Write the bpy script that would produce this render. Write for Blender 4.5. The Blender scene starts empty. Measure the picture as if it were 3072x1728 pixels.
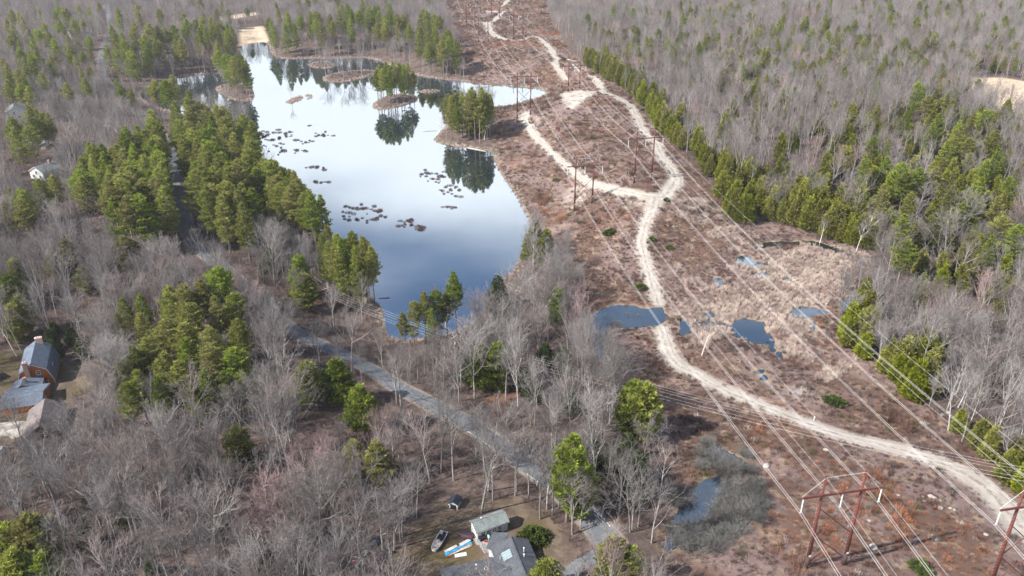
import bpy, math, random
import numpy as np
from mathutils import Vector, Matrix

random.seed(11)
rng = np.random.default_rng(11)
scene = bpy.context.scene
COL = scene.collection

# ------------------------------------------------------------------ camera, sky, sun, exposure
CAM_H = 144.0
PITCH = math.radians(27.0)
FPX = 2480.0                      # focal length in pixels of the 3072 px wide photograph
cam_data = bpy.data.cameras.new("camera")
cam_data.sensor_width = 36.0
cam_data.lens = FPX / 3072.0 * 36.0
cam_data.clip_start = 1.0
cam_data.clip_end = 20000.0
cam = bpy.data.objects.new("camera", cam_data)
COL.objects.link(cam)
cam.location = (0, 0, CAM_H)
cam.rotation_euler = (math.pi / 2 - PITCH, 0, 0)
scene.camera = cam

SUN_DIR = Vector((-0.80, -0.34, 0.0)).normalized()      # towards the sun, on the ground
SUN_EL = math.radians(40)
SKY_STRENGTH = 0.09
world = bpy.data.worlds.new("World")
scene.world = world
world.use_nodes = True
wn, wl = world.node_tree.nodes, world.node_tree.links
for n in list(wn):
    wn.remove(n)
w_out = wn.new("ShaderNodeOutputWorld")
w_bg = wn.new("ShaderNodeBackground")
w_sky = wn.new("ShaderNodeTexSky")
w_sky.sky_type = 'NISHITA'
w_sky.sun_disc = False
w_sky.sun_elevation = SUN_EL
w_sky.sun_rotation = math.atan2(SUN_DIR.x, SUN_DIR.y)
w_sky.altitude = 100
w_sky.dust_density = 0.6
w_sky.ozone_density = 4.0
w_geo = wn.new("ShaderNodeTexCoord")
w_sep = wn.new("ShaderNodeSeparateXYZ")
wl.new(w_geo.outputs['Generated'], w_sep.inputs[0])
def wmath(op, a, b=None, c=None, clamp=False):
    n = wn.new("ShaderNodeMath"); n.operation = op; n.use_clamp = clamp
    for i, q in enumerate((a, b, c)):
        if q is None: continue
        if isinstance(q, (int, float)): n.inputs[i].default_value = q
        else: wl.new(q, n.inputs[i])
    return n.outputs[0]
# clouds lie on a plane overhead: direction / height
w_z = wmath('MAXIMUM', w_sep.outputs[2], 0.0)
w_den = wmath('ADD', w_z, 0.06)
w_cx = wmath('DIVIDE', w_sep.outputs[0], w_den)
w_cy = wmath('DIVIDE', w_sep.outputs[1], w_den)
w_comb = wn.new("ShaderNodeCombineXYZ")
wl.new(w_cx, w_comb.inputs[0]); wl.new(w_cy, w_comb.inputs[1])
w_map = wn.new("ShaderNodeMapping")
w_map.inputs['Location'].default_value = (3.1, 0.35, 0.0)
wl.new(w_comb.outputs[0], w_map.inputs['Vector'])
w_no = wn.new("ShaderNodeTexNoise")
w_no.inputs['Scale'].default_value = 0.62
w_no.inputs['Detail'].default_value = 7.0
w_no.inputs['Roughness'].default_value = 0.52
wl.new(w_map.outputs[0], w_no.inputs['Vector'])
# cumulus crowd together towards the horizon, so the cover grows as the view drops
w_low = wn.new("ShaderNodeMapRange"); w_low.interpolation_type = 'SMOOTHSTEP'
w_low.inputs[1].default_value = 0.41; w_low.inputs[2].default_value = 0.25
w_low.inputs[3].default_value = 0.0; w_low.inputs[4].default_value = 0.40
wl.new(w_z, w_low.inputs[0])
w_cov = wmath('ADD', w_no.outputs[0], w_low.outputs[0])
w_mask = wn.new("ShaderNodeMapRange"); w_mask.interpolation_type = 'SMOOTHSTEP'
w_mask.inputs[1].default_value = 0.46; w_mask.inputs[2].default_value = 0.80
wl.new(w_cov, w_mask.inputs[0])
w_cloud = wn.new("ShaderNodeMix"); w_cloud.data_type = 'RGBA'
w_cloud.inputs[7].default_value = (11.0, 11.4, 12.0, 1)
wl.new(w_mask.outputs[0], w_cloud.inputs[0])
wl.new(w_sky.outputs[0], w_cloud.inputs[6])
wl.new(w_cloud.outputs[2], w_bg.inputs[0])
w_bg.inputs[1].default_value = SKY_STRENGTH
wl.new(w_bg.outputs[0], w_out.inputs[0])

sun_data = bpy.data.lights.new("sun", 'SUN')
sun_data.energy = 5.0
sun_data.angle = math.radians(0.6)
sun_data.color = (1.0, 0.95, 0.87)
sun = bpy.data.objects.new("sun", sun_data)
COL.objects.link(sun)
sun_vec = Vector((SUN_DIR.x * math.cos(SUN_EL), SUN_DIR.y * math.cos(SUN_EL), math.sin(SUN_EL)))
sun.rotation_euler = sun_vec.to_track_quat('Z', 'Y').to_euler()
sun.location = (-200, -100, 400)

vs = scene.view_settings
vs.view_transform = 'Standard'
vs.look = 'None'
vs.gamma = 1.0
vs.use_curve_mapping = False
vs.exposure = 1.27
HAZE = 0.00007
scene.cycles.max_bounces = 6
scene.cycles.diffuse_bounces = 2
scene.cycles.glossy_bounces = 3
scene.cycles.transmission_bounces = 3
scene.cycles.transparent_max_bounces = 4
scene.cycles.volume_bounces = 0
scene.cycles.use_denoising = True
scene.cycles.denoising_input_passes = 'RGB_ALBEDO_NORMAL'
scene.cycles.denoising_prefilter = 'ACCURATE'

# ------------------------------------------------------------------ helpers
def tag(o, label=None, cat=None, group=None, kind=None):
    if label: o['label'] = label
    if cat: o['category'] = cat
    if group: o['group'] = group
    if kind: o['kind'] = kind
    return o

def empty(name, loc=(0, 0, 0), rz=0.0, label=None, cat=None, group=None):
    o = bpy.data.objects.new(name, None)
    o.empty_display_size = 0.5
    COL.objects.link(o)
    o.location = loc
    o.rotation_euler = (0, 0, rz)
    return tag(o, label, cat, group)

class MB:
    """collects polygons for one mesh"""
    def __init__(self):
        self.v, self.f = [], []
    def add(self, vs_, fs_):
        o = len(self.v)
        self.v.extend([tuple(p) for p in vs_])
        self.f.extend([tuple(i + o for i in q) for q in fs_])
        return self
    def box(self, c, s, rz=0.0, M=None):
        x, y, z = s[0] / 2, s[1] / 2, s[2] / 2
        p = [(-x, -y, -z), (x, -y, -z), (x, y, -z), (-x, y, -z), (-x, -y, z), (x, -y, z), (x, y, z), (-x, y, z)]
        ca, sa = math.cos(rz), math.sin(rz)
        q = [(c[0] + a * ca - b * sa, c[1] + a * sa + b * ca, c[2] + d) for a, b, d in p]
        if M: q = [tuple(M @ Vector(t)) for t in q]
        return self.add(q, [(0, 3, 2, 1), (4, 5, 6, 7), (0, 1, 5, 4), (1, 2, 6, 5), (2, 3, 7, 6), (3, 0, 4, 7)])
    def tube(self, pts, rad, k=6, cap=True):
        pts = [Vector(p) for p in pts]
        if not hasattr(rad, '__len__'): rad = [rad] * len(pts)
        vs_, fs_ = [], []
        n = len(pts)
        for i, p in enumerate(pts):
            d = (pts[min(i + 1, n - 1)] - pts[max(i - 1, 0)])
            if d.length < 1e-9: d = Vector((0, 0, 1))
            d.normalize()
            a = Vector((1, 0, 0)) if abs(d.x) < 0.6 else Vector((0, 1, 0))
            e1 = d.cross(a).normalized(); e2 = d.cross(e1)
            for j in range(k):
                t = 2 * math.pi * j / k
                vs_.append(p + (e1 * math.cos(t) + e2 * math.sin(t)) * rad[i])
        for i in range(n - 1):
            for j in range(k):
                a, b = i * k + j, i * k + (j + 1) % k
                fs_.append((a, b, b + k, a + k))
        if cap:
            fs_.append(tuple(range(k - 1, -1, -1)))
            fs_.append(tuple((n - 1) * k + j for j in range(k)))
        return self.add(vs_, fs_)
    def prism(self, base, top):
        """closed solid between two polygons with the same number of points"""
        n = len(base)
        fs_ = [tuple(range(n - 1, -1, -1)), tuple(range(n, 2 * n))]
        for i in range(n):
            j = (i + 1) % n
            fs_.append((i, j, n + j, n + i))
        return self.add(list(base) + list(top), fs_)
    def dome(self, c, r, seg=12, rings=6, noise=0.0, seed=0, full=False):
        rr = random.Random(seed)
        vs_, fs_ = [], []
        lo = -rings if full else 0
        ring_ids = []
        for i in range(lo, rings):
            t = i / rings * math.pi / 2
            ids = []
            for j in range(seg):
                a = 2 * math.pi * j / seg
                k = 1 + rr.uniform(-noise, noise)
                ids.append(len(vs_))
                vs_.append((c[0] + r[0] * math.cos(t) * math.cos(a) * k, c[1] + r[1] * math.cos(t) * math.sin(a) * k, c[2] + r[2] * math.sin(t) * k))
            ring_ids.append(ids)
        top = len(vs_); vs_.append((c[0], c[1], c[2] + r[2]))
        for a, b in zip(ring_ids[:-1], ring_ids[1:]):
            for j in range(seg):
                fs_.append((a[j], a[(j + 1) % seg], b[(j + 1) % seg], b[j]))
        for j in range(seg):
            fs_.append((ring_ids[-1][j], ring_ids[-1][(j + 1) % seg], top))
        fs_.append(tuple(reversed(ring_ids[0])))
        return self.add(vs_, fs_)
    def mesh(self, name, mat, smooth=False):
        me = bpy.data.meshes.new(name)
        me.from_pydata(self.v, [], self.f)
        if mat: me.materials.append(mat)
        if smooth: me.polygons.foreach_set('use_smooth', [True] * len(me.polygons))
        me.update()
        return me
    def build(self, name, mat, parent=None, smooth=False):
        o = bpy.data.objects.new(name, self.mesh(name, mat, smooth))
        COL.objects.link(o)
        if parent is not None: o.parent = parent
        return o

def obj_from(name, mesh, parent=None):
    o = bpy.data.objects.new(name, mesh)
    COL.objects.link(o)
    if parent is not None: o.parent = parent
    return o

# ------------------------------------------------------------------ materials
def new_mat(name):
    m = bpy.data.materials.new(name)
    m.use_nodes = True
    nt = m.node_tree
    for n in list(nt.nodes): nt.nodes.remove(n)
    return m, nt.nodes, nt.links

class NT:
    """small shader-node helper"""
    def __init__(self, name):
        self.m, self.n, self.l = new_mat(name)
        self.out = self.n.new("ShaderNodeOutputMaterial")
    def val(self, sock, q):
        if isinstance(q, (int, float)): sock.default_value = q
        elif isinstance(q, tuple): sock.default_value = q if len(q) == len(sock.default_value) else (*q, 1)
        else: self.l.new(q, sock)
    def math(self, op, a, b=None, clamp=False):
        n = self.n.new("ShaderNodeMath"); n.operation = op; n.use_clamp = clamp
        self.val(n.inputs[0], a)
        if b is not None: self.val(n.inputs[1], b)
        return n.outputs[0]
    def noise(self, vec, scale, detail=4.0, rough=0.55, dist=0.0):
        n = self.n.new("ShaderNodeTexNoise")
        n.inputs['Scale'].default_value = scale; n.inputs['Detail'].default_value = detail
        n.inputs['Roughness'].default_value = rough; n.inputs['Distortion'].default_value = dist
        if vec is not None: self.l.new(vec, n.inputs['Vector'])
        return n.outputs[0]
    def ramp(self, x, a, b, lo=0.0, hi=1.0):
        n = self.n.new("ShaderNodeMapRange"); n.interpolation_type = 'SMOOTHSTEP'
        self.val(n.inputs[0], x)
        n.inputs[1].default_value = a; n.inputs[2].default_value = b
        n.inputs[3].default_value = lo; n.inputs[4].default_value = hi
        return n.outputs[0]
    def mix(self, f, a, b):
        n = self.n.new("ShaderNodeMix"); n.data_type = 'RGBA'
        self.val(n.inputs[0], f); self.val(n.inputs[6], a); self.val(n.inputs[7], b)
        return n.outputs[2]
    def pos(self):
        return self.n.new("ShaderNodeNewGeometry").outputs['Position']
    def objco(self):
        return self.n.new("ShaderNodeTexCoord").outputs['Object']
    def rand(self):
        return self.n.new("ShaderNodeObjectInfo").outputs['Random']
    def attr(self, name):
        n = self.n.new("ShaderNodeAttribute"); n.attribute_name = name
        return n.outputs['Fac']
    def hsv(self, col, h=0.5, s=1.0, v=1.0):
        n = self.n.new("ShaderNodeHueSaturation")
        self.val(n.inputs['Hue'], h); self.val(n.inputs['Saturation'], s); self.val(n.inputs['Value'], v)
        self.val(n.inputs['Color'], col)
        return n.outputs[0]
    def bump(self, h, dist, strength=1.0):
        n = self.n.new("ShaderNodeBump"); n.inputs['Distance'].default_value = dist; n.inputs['Strength'].default_value = strength
        self.l.new(h, n.inputs['Height'])
        return n.outputs[0]
    def principled(self, col, rough=0.9, metal=0.0, normal=None, spec=0.2):
        n = self.n.new("ShaderNodeBsdfPrincipled")
        self.val(n.inputs['Base Color'], col); self.val(n.inputs['Roughness'], rough)
        self.val(n.inputs['Metallic'], metal)
        n.inputs['Specular IOR Level'].default_value = spec
        if normal is not None: self.l.new(normal, n.inputs['Normal'])
        self.l.new(n.outputs[0], self.out.inputs[0])
        return n
    def leaf(self, col, trans=0.3):
        d = self.n.new("ShaderNodeBsdfDiffuse"); t = self.n.new("ShaderNodeBsdfTranslucent")
        self.val(d.inputs[0], col); self.val(t.inputs[0], col)
        mx = self.n.new("ShaderNodeMixShader"); mx.inputs[0].default_value = trans
        self.l.new(d.outputs[0], mx.inputs[1]); self.l.new(t.outputs[0], mx.inputs[2])
        self.l.new(mx.outputs[0], self.out.inputs[0])

def simple(name, col, rough=0.8, metal=0.0, vary=0.25, scale=3.0, spec=0.25, bump=0.0):
    t = NT(name)
    n1 = t.noise(t.objco(), scale, 5.0, 0.6)
    c = t.mix(t.ramp(n1, 0.3, 0.7), tuple(q * (1 - vary) for q in col), tuple(min(1, q * (1 + vary)) for q in col))
    t.principled(c, rough, metal, t.bump(n1, bump) if bump else None, spec)
    return t.m

def mat_bark(name, a, b, c=None):
    t = NT(name)
    r = t.rand()
    n1 = t.noise(t.objco(), 1.6, 4.0, 0.6)
    col = t.mix(t.ramp(n1, 0.25, 0.75), a, b)
    if c: col = t.mix(t.ramp(r, 0.55, 0.95), col, c)
    col = t.hsv(col, t.math('ADD', t.math('MULTIPLY', r, 0.02), 0.49), 1.0, t.math('ADD', t.math('MULTIPLY', t.math('FRACT', t.math('MULTIPLY', r, 5.3)), 0.7), 0.58))
    d = t.n.new("ShaderNodeBsdfDiffuse"); t.l.new(col, d.inputs[0]); t.l.new(d.outputs[0], t.out.inputs[0])
    return t.m

def mat_leaf(name, dark, light, trans=0.3, hue=0.03, scale=0.9):
    t = NT(name)
    r = t.rand()
    n1 = t.noise(t.objco(), scale, 3.0, 0.6)
    col = t.mix(t.ramp(n1, 0.3, 0.72), dark, light)
    col = t.hsv(col, t.math('ADD', t.math('MULTIPLY', r, hue), 0.5 - hue / 2), t.math('ADD', t.math('MULTIPLY', r, 0.25), 0.85),
                t.math('ADD', t.math('MULTIPLY', t.math('FRACT', t.math('MULTIPLY', r, 7.31)), 0.5), 0.75))
    t.leaf(col, trans)
    return t.m

M = {}
M['bark'] = mat_bark('grey_bark', (0.165, 0.152, 0.144), (0.335, 0.315, 0.298))
M['twig'] = mat_bark('grey_twigs', (0.150, 0.136, 0.132), (0.240, 0.222, 0.218), (0.195, 0.160, 0.154))
M['bud'] = mat_bark('red_budding_twigs', (0.205, 0.140, 0.136), (0.285, 0.205, 0.198))
M['birch'] = mat_bark('white_bark', (0.50, 0.47, 0.43), (0.72, 0.69, 0.65))
M['pinebark'] = mat_bark('pine_bark', (0.10, 0.08, 0.07), (0.24, 0.20, 0.18))
M['pine'] = mat_leaf('pine_needles', (0.090, 0.114, 0.022), (0.335, 0.352, 0.076), 0.48, 0.06)
M['cedar'] = mat_leaf('cedar_sprays', (0.090, 0.104, 0.014), (0.250, 0.250, 0.038), 0.25, 0.03)
M['hemlock'] = mat_leaf('hemlock_sprays', (0.036, 0.056, 0.020), (0.085, 0.115, 0.040), 0.25, 0.03)
M['bush'] = mat_leaf('evergreen_bush_leaves', (0.035, 0.055, 0.012), (0.10, 0.14, 0.025), 0.2, 0.03)

def mat_scrub():
    t = NT('scrub_twigs')
    p = t.pos(); r = t.rand()
    big = t.noise(p, 0.035, 4.0, 0.6); mid = t.noise(p, 0.16, 3.0, 0.6)
    col = t.mix(t.ramp(big, 0.36, 0.62), (0.122, 0.070, 0.054), (0.150, 0.098, 0.092))
    col = t.mix(t.ramp(mid, 0.52, 0.72), col, (0.240, 0.172, 0.122))
    col = t.mix(t.ramp(t.noise(p, 0.022, 3.0, 0.5), 0.55, 0.64), col, (0.270, 0.125, 0.070))
    col = t.mix(t.ramp(r, 0.80, 0.92), col, (0.290, 0.255, 0.235))
    col = t.mix(t.ramp(r, 0.955, 0.965), col, (0.085, 0.095, 0.035))
    col = t.hsv(col, 0.5, 1.0, t.math('ADD', t.math('MULTIPLY', t.math('FRACT', t.math('MULTIPLY', r, 9.7)), 1.0), 0.40))
    t.leaf(col, 0.2)
    return t.m
M['scrub'] = mat_scrub()

def mat_reed():
    t = NT('dry_reeds')
    r = t.rand(); mid = t.noise(t.pos(), 0.10, 3.0, 0.6)
    col = t.mix(t.ramp(mid, 0.4, 0.68), (0.50, 0.415, 0.36), (0.33, 0.25, 0.225))
    col = t.hsv(col, 0.5, 1.0, t.math('ADD', t.math('MULTIPLY', r, 0.6), 0.7))
    t.leaf(col, 0.3)
    return t.m
M['reed'] = mat_reed()
M['under'] = mat_bark('undergrowth_twigs', (0.080, 0.060, 0.056), (0.150, 0.120, 0.114), (0.145, 0.088, 0.078))
M['greyshrub'] = mat_bark('grey_shrub_twigs', (0.095, 0.092, 0.088), (0.18, 0.175, 0.165))
M['bogshrub'] = mat_bark('bog_shrub_twigs', (0.05, 0.028, 0.028), (0.13, 0.07, 0.065))
# ------------------------------------------------------------------ the lie of the land
# Outlines were read off the photograph (in a 2576 px wide view of it) and dropped along the
# sight lines onto the ground once, here, so everything below has real positions in metres.
VS = 3072.0 / 2576.0
CT, ST = math.cos(PITCH), math.sin(PITCH)

def rays(uv):
    uv = np.asarray(uv, float).reshape(-1, 2) * VS
    dx = (uv[:, 0] - 1536.0) / FPX; dv = (uv[:, 1] - 864.0) / FPX
    return np.stack([dx, CT - dv * ST, -ST - dv * CT], 1)

def on_plane(uv, z):
    r = rays(uv)
    t = (np.asarray(z) - CAM_H) / r[:, 2]
    return r[:, :2] * t[:, None]

def sdf(px, py, poly):
    """signed distance to a closed outline, positive outside"""
    poly = np.asarray(poly, float)
    best = np.full(px.shape, 1e18); inside = np.zeros(px.shape, bool)
    for (ax, ay), (bx, by) in zip(poly, np.roll(poly, -1, 0)):
        ex, ey = bx - ax, by - ay
        wx, wy = px - ax, py - ay
        t = np.clip((wx * ex + wy * ey) / (ex * ex + ey * ey + 1e-12), 0, 1)
        dx, dy = wx - ex * t, wy - ey * t
        best = np.minimum(best, dx * dx + dy * dy)
        if ay != by:
            c = (ay > py) != (by > py)
            inside ^= c & (px < ex * (py - ay) / (by - ay) + ax)
    d = np.sqrt(best)
    return np.where(inside, -d, d)

def pdist(px, py, line, width):
    """distance to a path, minus its half width (width varies along it)"""
    best = np.full(px.shape, 1e9)
    for i in range(len(line) - 1):
        (ax, ay), (bx, by) = line[i], line[i + 1]
        wa, wb = width[i], width[i + 1]
        ex, ey = bx - ax, by - ay
        t = np.clip(((px - ax) * ex + (py - ay) * ey) / (ex * ex + ey * ey + 1e-12), 0, 1)
        d = np.hypot(px - ax - ex * t, py - ay - ey * t) - (wa + (wb - wa) * t)
        best = np.minimum(best, d)
    return best

def smooth_closed(pts, n=3):
    pts = np.asarray(pts, float)
    for _ in range(n):
        nx = np.roll(pts, -1, 0)
        pts = np.stack([0.75 * pts + 0.25 * nx, 0.25 * pts + 0.75 * nx], 1).reshape(-1, 2)
    return pts

def smooth_open(pts, step=2.0):
    """Catmull-Rom through the points, resampled every step metres"""
    P = [np.asarray(p, float) for p in pts]
    P = [2 * P[0] - P[1]] + P + [2 * P[-1] - P[-2]]
    out = []
    for i in range(1, len(P) - 2):
        a, b, c, d = P[i - 1], P[i], P[i + 1], P[i + 2]
        m = max(2, int(np.linalg.norm((c - b)[:2]) / step))
        for k in range(m):
            t = k / m
            out.append(0.5 * (2 * b + (c - a) * t + (2 * a - 5 * b + 4 * c - d) * t * t + (3 * b - 3 * c + d - a) * t ** 3))
    out.append(P[-2])
    return np.array(out)

POND_V = [(985,857),(1060,852),(1150,837),(1210,802),(1228,750),(1275,695),(1300,672),(1320,622),(1337,562),(1326,540),(1306,502),
 (1285,468),(1262,440),(1243,402),(1243,384),(1225,377),(1180,373),(1130,366),(1100,358),(1092,350),(1104,336),(1118,322),(1140,302),
 (1165,288),(1200,276),(1242,268),(1259,268),(1292,263),(1339,250),(1380,236),(1362,224),(1325,220),(1292,217),(1225,213),(1159,204),
 (1092,198),(1039,188),(1000,172),(955,154),(925,145),(859,148),(767,148),(700,148),(683,138),(677,112),(664,106),(635,108),(604,118),(600,150),(590,172),
 (570,184),(517,187),(467,191),(400,209),(360,222),(352,236),(360,254),(400,270),(450,292),(520,300),(600,306),(628,318),(640,350),(656,392),
 (682,450),(722,512),(772,562),(822,602),(842,652),(882,710),(936,752),(962,776),(967,832)]
POND = smooth_closed(on_plane(POND_V, 0.0), 2)
ISLANDS_V = {'pine': [(934,267),(949,277),(992,272),(1042,258),(1055,244),(1030,238),(990,237),(955,248)],
 'west': [(537,222),(560,214),(592,211),(628,214),(640,235),(637,254),(600,257),(568,243)],
 'flat_a': [(770,162),(800,155),(838,158),(846,166),(826,173),(790,172)],
 'flat_b': [(806,196),(850,182),(900,178),(948,176),(952,188),(905,198),(870,207),(822,207)],
 'flat_c': [(716,256),(735,248),(758,241),(762,246),(745,257),(728,261)],
 'ring': [(762,243),(775,237),(786,240),(783,247),(770,250),(781,244),(776,240)],
 'flat_d': [(1045,228),(1100,226),(1110,231),(1070,236)]}
ISLANDS = {k: smooth_closed(on_plane(v, 0.0), 2) for k, v in ISLANDS_V.items()}

HILLS = [(62,112,10.5,48),(0,92,8,60),(-100,150,6.5,60),(62,368,9.0,40),(30,338,2.0,22),(48,506,8.5,30),(240,400,7,130),
         (-210,340,4,90),(0,745,3.5,80),(-60,560,3,60),(170,150,6,60),(-60,230,1.5,50),(250,700,6,180),(-300,700,5,160)]
def hills(x, y):
    z = np.full(np.shape(x), 4.0)
    for cx, cy, a, s in HILLS:
        z = z + a * np.exp(-((x - cx) ** 2 + (y - cy) ** 2) / (2 * s * s))
    return z + 0.5 * np.sin(x * 0.043 + 1.3) * np.cos(y * 0.037) + 0.25 * np.sin(x * 0.11 + y * 0.07) * np.cos(y * 0.13 - x * 0.05)

def axis(lo, hi, dense_lo, dense_hi, step, grow=1.12):
    a = list(np.arange(dense_lo, dense_hi, step))
    s, v = step, a[-1]
    while v < hi:
        s *= grow; v += s; a.append(v)
    s, v, b = step, a[0], []
    while v > lo:
        s *= grow; v -= s; b.append(v)
    return np.array(b[::-1] + a)
GX = axis(-7000, 7000, -210, 230, 1.4, 1.035)
GY = axis(-1500, 9000, 70, 560, 1.4, 1.03)
XX, YY = np.meshgrid(GX, GY)
SD_POND = sdf(XX, YY, POND)
for k, isl in ISLANDS.items():
    SD_POND = np.maximum(SD_POND, -sdf(XX, YY, isl) * (1.0 if k in ('pine', 'west') else 0.9))
def sstep(x, a, b):
    t = np.clip((x - a) / (b - a), 0, 1)
    return t * t * (3 - 2 * t)
HZ = np.where(SD_POND > 0, 0.12 + np.minimum(SD_POND, 10) * 0.07 + (hills(XX, YY) - 0.8) * sstep(SD_POND, 1.0, 55), SD_POND * 0.22)
HZ = np.maximum(HZ, -2.5)

def grid_at(G, x, y):
    x = np.asarray(x, float); y = np.asarray(y, float)
    i = np.clip(np.searchsorted(GX, x) - 1, 0, len(GX) - 2); j = np.clip(np.searchsorted(GY, y) - 1, 0, len(GY) - 2)
    tx = np.clip((x - GX[i]) / (GX[i + 1] - GX[i]), 0, 1); ty = np.clip((y - GY[j]) / (GY[j + 1] - GY[j]), 0, 1)
    return (G[j, i] * (1 - tx) + G[j, i + 1] * tx) * (1 - ty) + (G[j + 1, i] * (1 - tx) + G[j + 1, i + 1] * tx) * ty
def H(x, y): return grid_at(HZ, x, y)
def hz(x, y): return float(grid_at(HZ, np.array([x]), np.array([y]))[0])

def ground(uv, above=0.0):
    """points of the view dropped onto the terrain (or a height above it)"""
    uv = np.asarray(uv, float).reshape(-1, 2)
    z = np.full(len(uv), 5.0)
    for _ in range(30):
        p = on_plane(uv, z + above)
        z = z * 0.4 + 0.6 * H(p[:, 0], p[:, 1])
    return on_plane(uv, z + above)
def G1(u, v, above=0.0):
    p = ground([(u, v)], above)[0]
    return float(p[0]), float(p[1])
def G3(u, v, above=0.0):
    x, y = G1(u, v, above)
    return Vector((x, y, hz(x, y) + above))
def project(x, y, z):
    """view position (2576 px wide) of world points"""
    rx, ry, rz = x, y, z - CAM_H
    d = ry * CT - rz * ST; up = ry * ST + rz * CT
    return (1536.0 + FPX * rx / d) / VS, (864.0 - FPX * up / d) / VS, d

# ---- small waters: each lies in its own hollow
SMALL_V = {
 'hollow': [(1797,1209),(1830,1214),(1846,1229),(1840,1252),(1810,1262),(1797,1281),(1774,1305),(1742,1332),(1702,1362),(1678,1374),(1668,1356),(1692,1305),(1722,1255),(1756,1222)],
 'slit': [(1768,1140),(1800,1134),(1832,1143),(1870,1157),(1884,1168),(1850,1166),(1810,1158),(1775,1152)],
 'ford': [(1512,775),(1552,772),(1592,767),(1609,776),(1642,774),(1666,771),(1675,793),(1669,813),(1635,817),(1599,823),(1530,826),(1528,850),(1517,876),(1529,902),(1508,902),(1492,870),(1478,830),(1490,800)],
 'marsh': [(1834,816),(1874,801),(1897,806),(1924,813),(1927,830),(1955,853),(1934,870),(1897,860),(1864,853),(1847,843)],
 'finger': [(1980,781),(2027,774),(2061,780),(2093,786),(2051,792),(2037,798),(1997,796)],
 'dark': [(1846,653),(1864,643),(1891,646),(1896,663),(1877,666),(1861,660)],
 'nook': [(1795,702),(1821,702),(1817,721),(1802,724)],
 'trackside': [(1710,801),(1741,812),(1738,833),(1705,840)],
 'edge': [(2105,780),(2136,746),(2152,750),(2148,764),(2127,777)],
 'drop': [(2029,820),(2054,812),(2052,823),(2037,831)],
 'mottle_a': [(1765,790),(1790,785),(1800,795),(1780,800)],
 'mottle_b': [(1880,690),(1925,684),(1945,692),(1900,698)],
 'mottle_c': [(1960,700),(1985,697),(1990,704),(1968,707)],
 'link': [(1738,810),(1790,810),(1838,812),(1838,820),(1790,818),(1738,820)],
 'wisp': [(1876,661),(1932,662),(1930,668),(1895,671)],
 'tail': [(1932,866),(1950,874),(1968,893),(1960,897),(1940,880)],
 'green': [(1903,936),(1920,929),(1929,945),(1915,956)],
 'channel_a': [(1900,619),(1940,606),(2000,611),(2012,600),(2014,607),(2003,618),(1945,616),(1904,627)],
 'channel_b': [(2030,605),(2075,614),(2139,635),(2137,643),(2070,624),(2030,613)]}
SMALL, SMALL_Z = {}, {}
SD_SMALL = np.full(XX.shape, 99.0)
SMALL_LEVEL = np.zeros(XX.shape)
_rg = np.random.default_rng(5)
for k, pv in SMALL_V.items():
    w = smooth_closed(ground(pv), 3)
    c = w.mean(0)
    if k not in ('hollow', 'ford', 'marsh', 'link'): w = c + (w - c) * np.array([1.05, 1.3])
    # ragged edge, eaten into by the reeds
    nz = _rg.normal(0, 1, len(w)); nz = (np.roll(nz, 1) + nz + np.roll(nz, -1)) / 3
    d_ = w - c; w = w + d_ / (np.linalg.norm(d_, axis=1)[:, None] + 1e-6) * nz[:, None] * (0.75 if k not in ('hollow', 'slit') else 0.35)
    zl = float(np.percentile(H(w[:, 0], w[:, 1]), 40)) - 0.05
    i0, i1 = np.searchsorted(GX, [w[:, 0].min() - 14, w[:, 0].max() + 14]); j0, j1 = np.searchsorted(GY, [w[:, 1].min() - 14, w[:, 1].max() + 14])
    d = sdf(XX[j0:j1, i0:i1], YY[j0:j1, i0:i1], w)
    near_ = d < SD_SMALL[j0:j1, i0:i1]
    SD_SMALL[j0:j1, i0:i1] = np.where(near_, d, SD_SMALL[j0:j1, i0:i1])
    SMALL_LEVEL[j0:j1, i0:i1] = np.where(near_, zl, SMALL_LEVEL[j0:j1, i0:i1])
    SMALL[k], SMALL_Z[k] = w, zl
HZ = np.where(SD_SMALL < 0, SMALL_LEVEL + SD_SMALL * 0.35, np.where(SD_SMALL < 11, SMALL_LEVEL + 0.05 + SD_SMALL * 0.05 + (HZ - SMALL_LEVEL - 0.05) * sstep(SD_SMALL, 0, 11), HZ))

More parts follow.
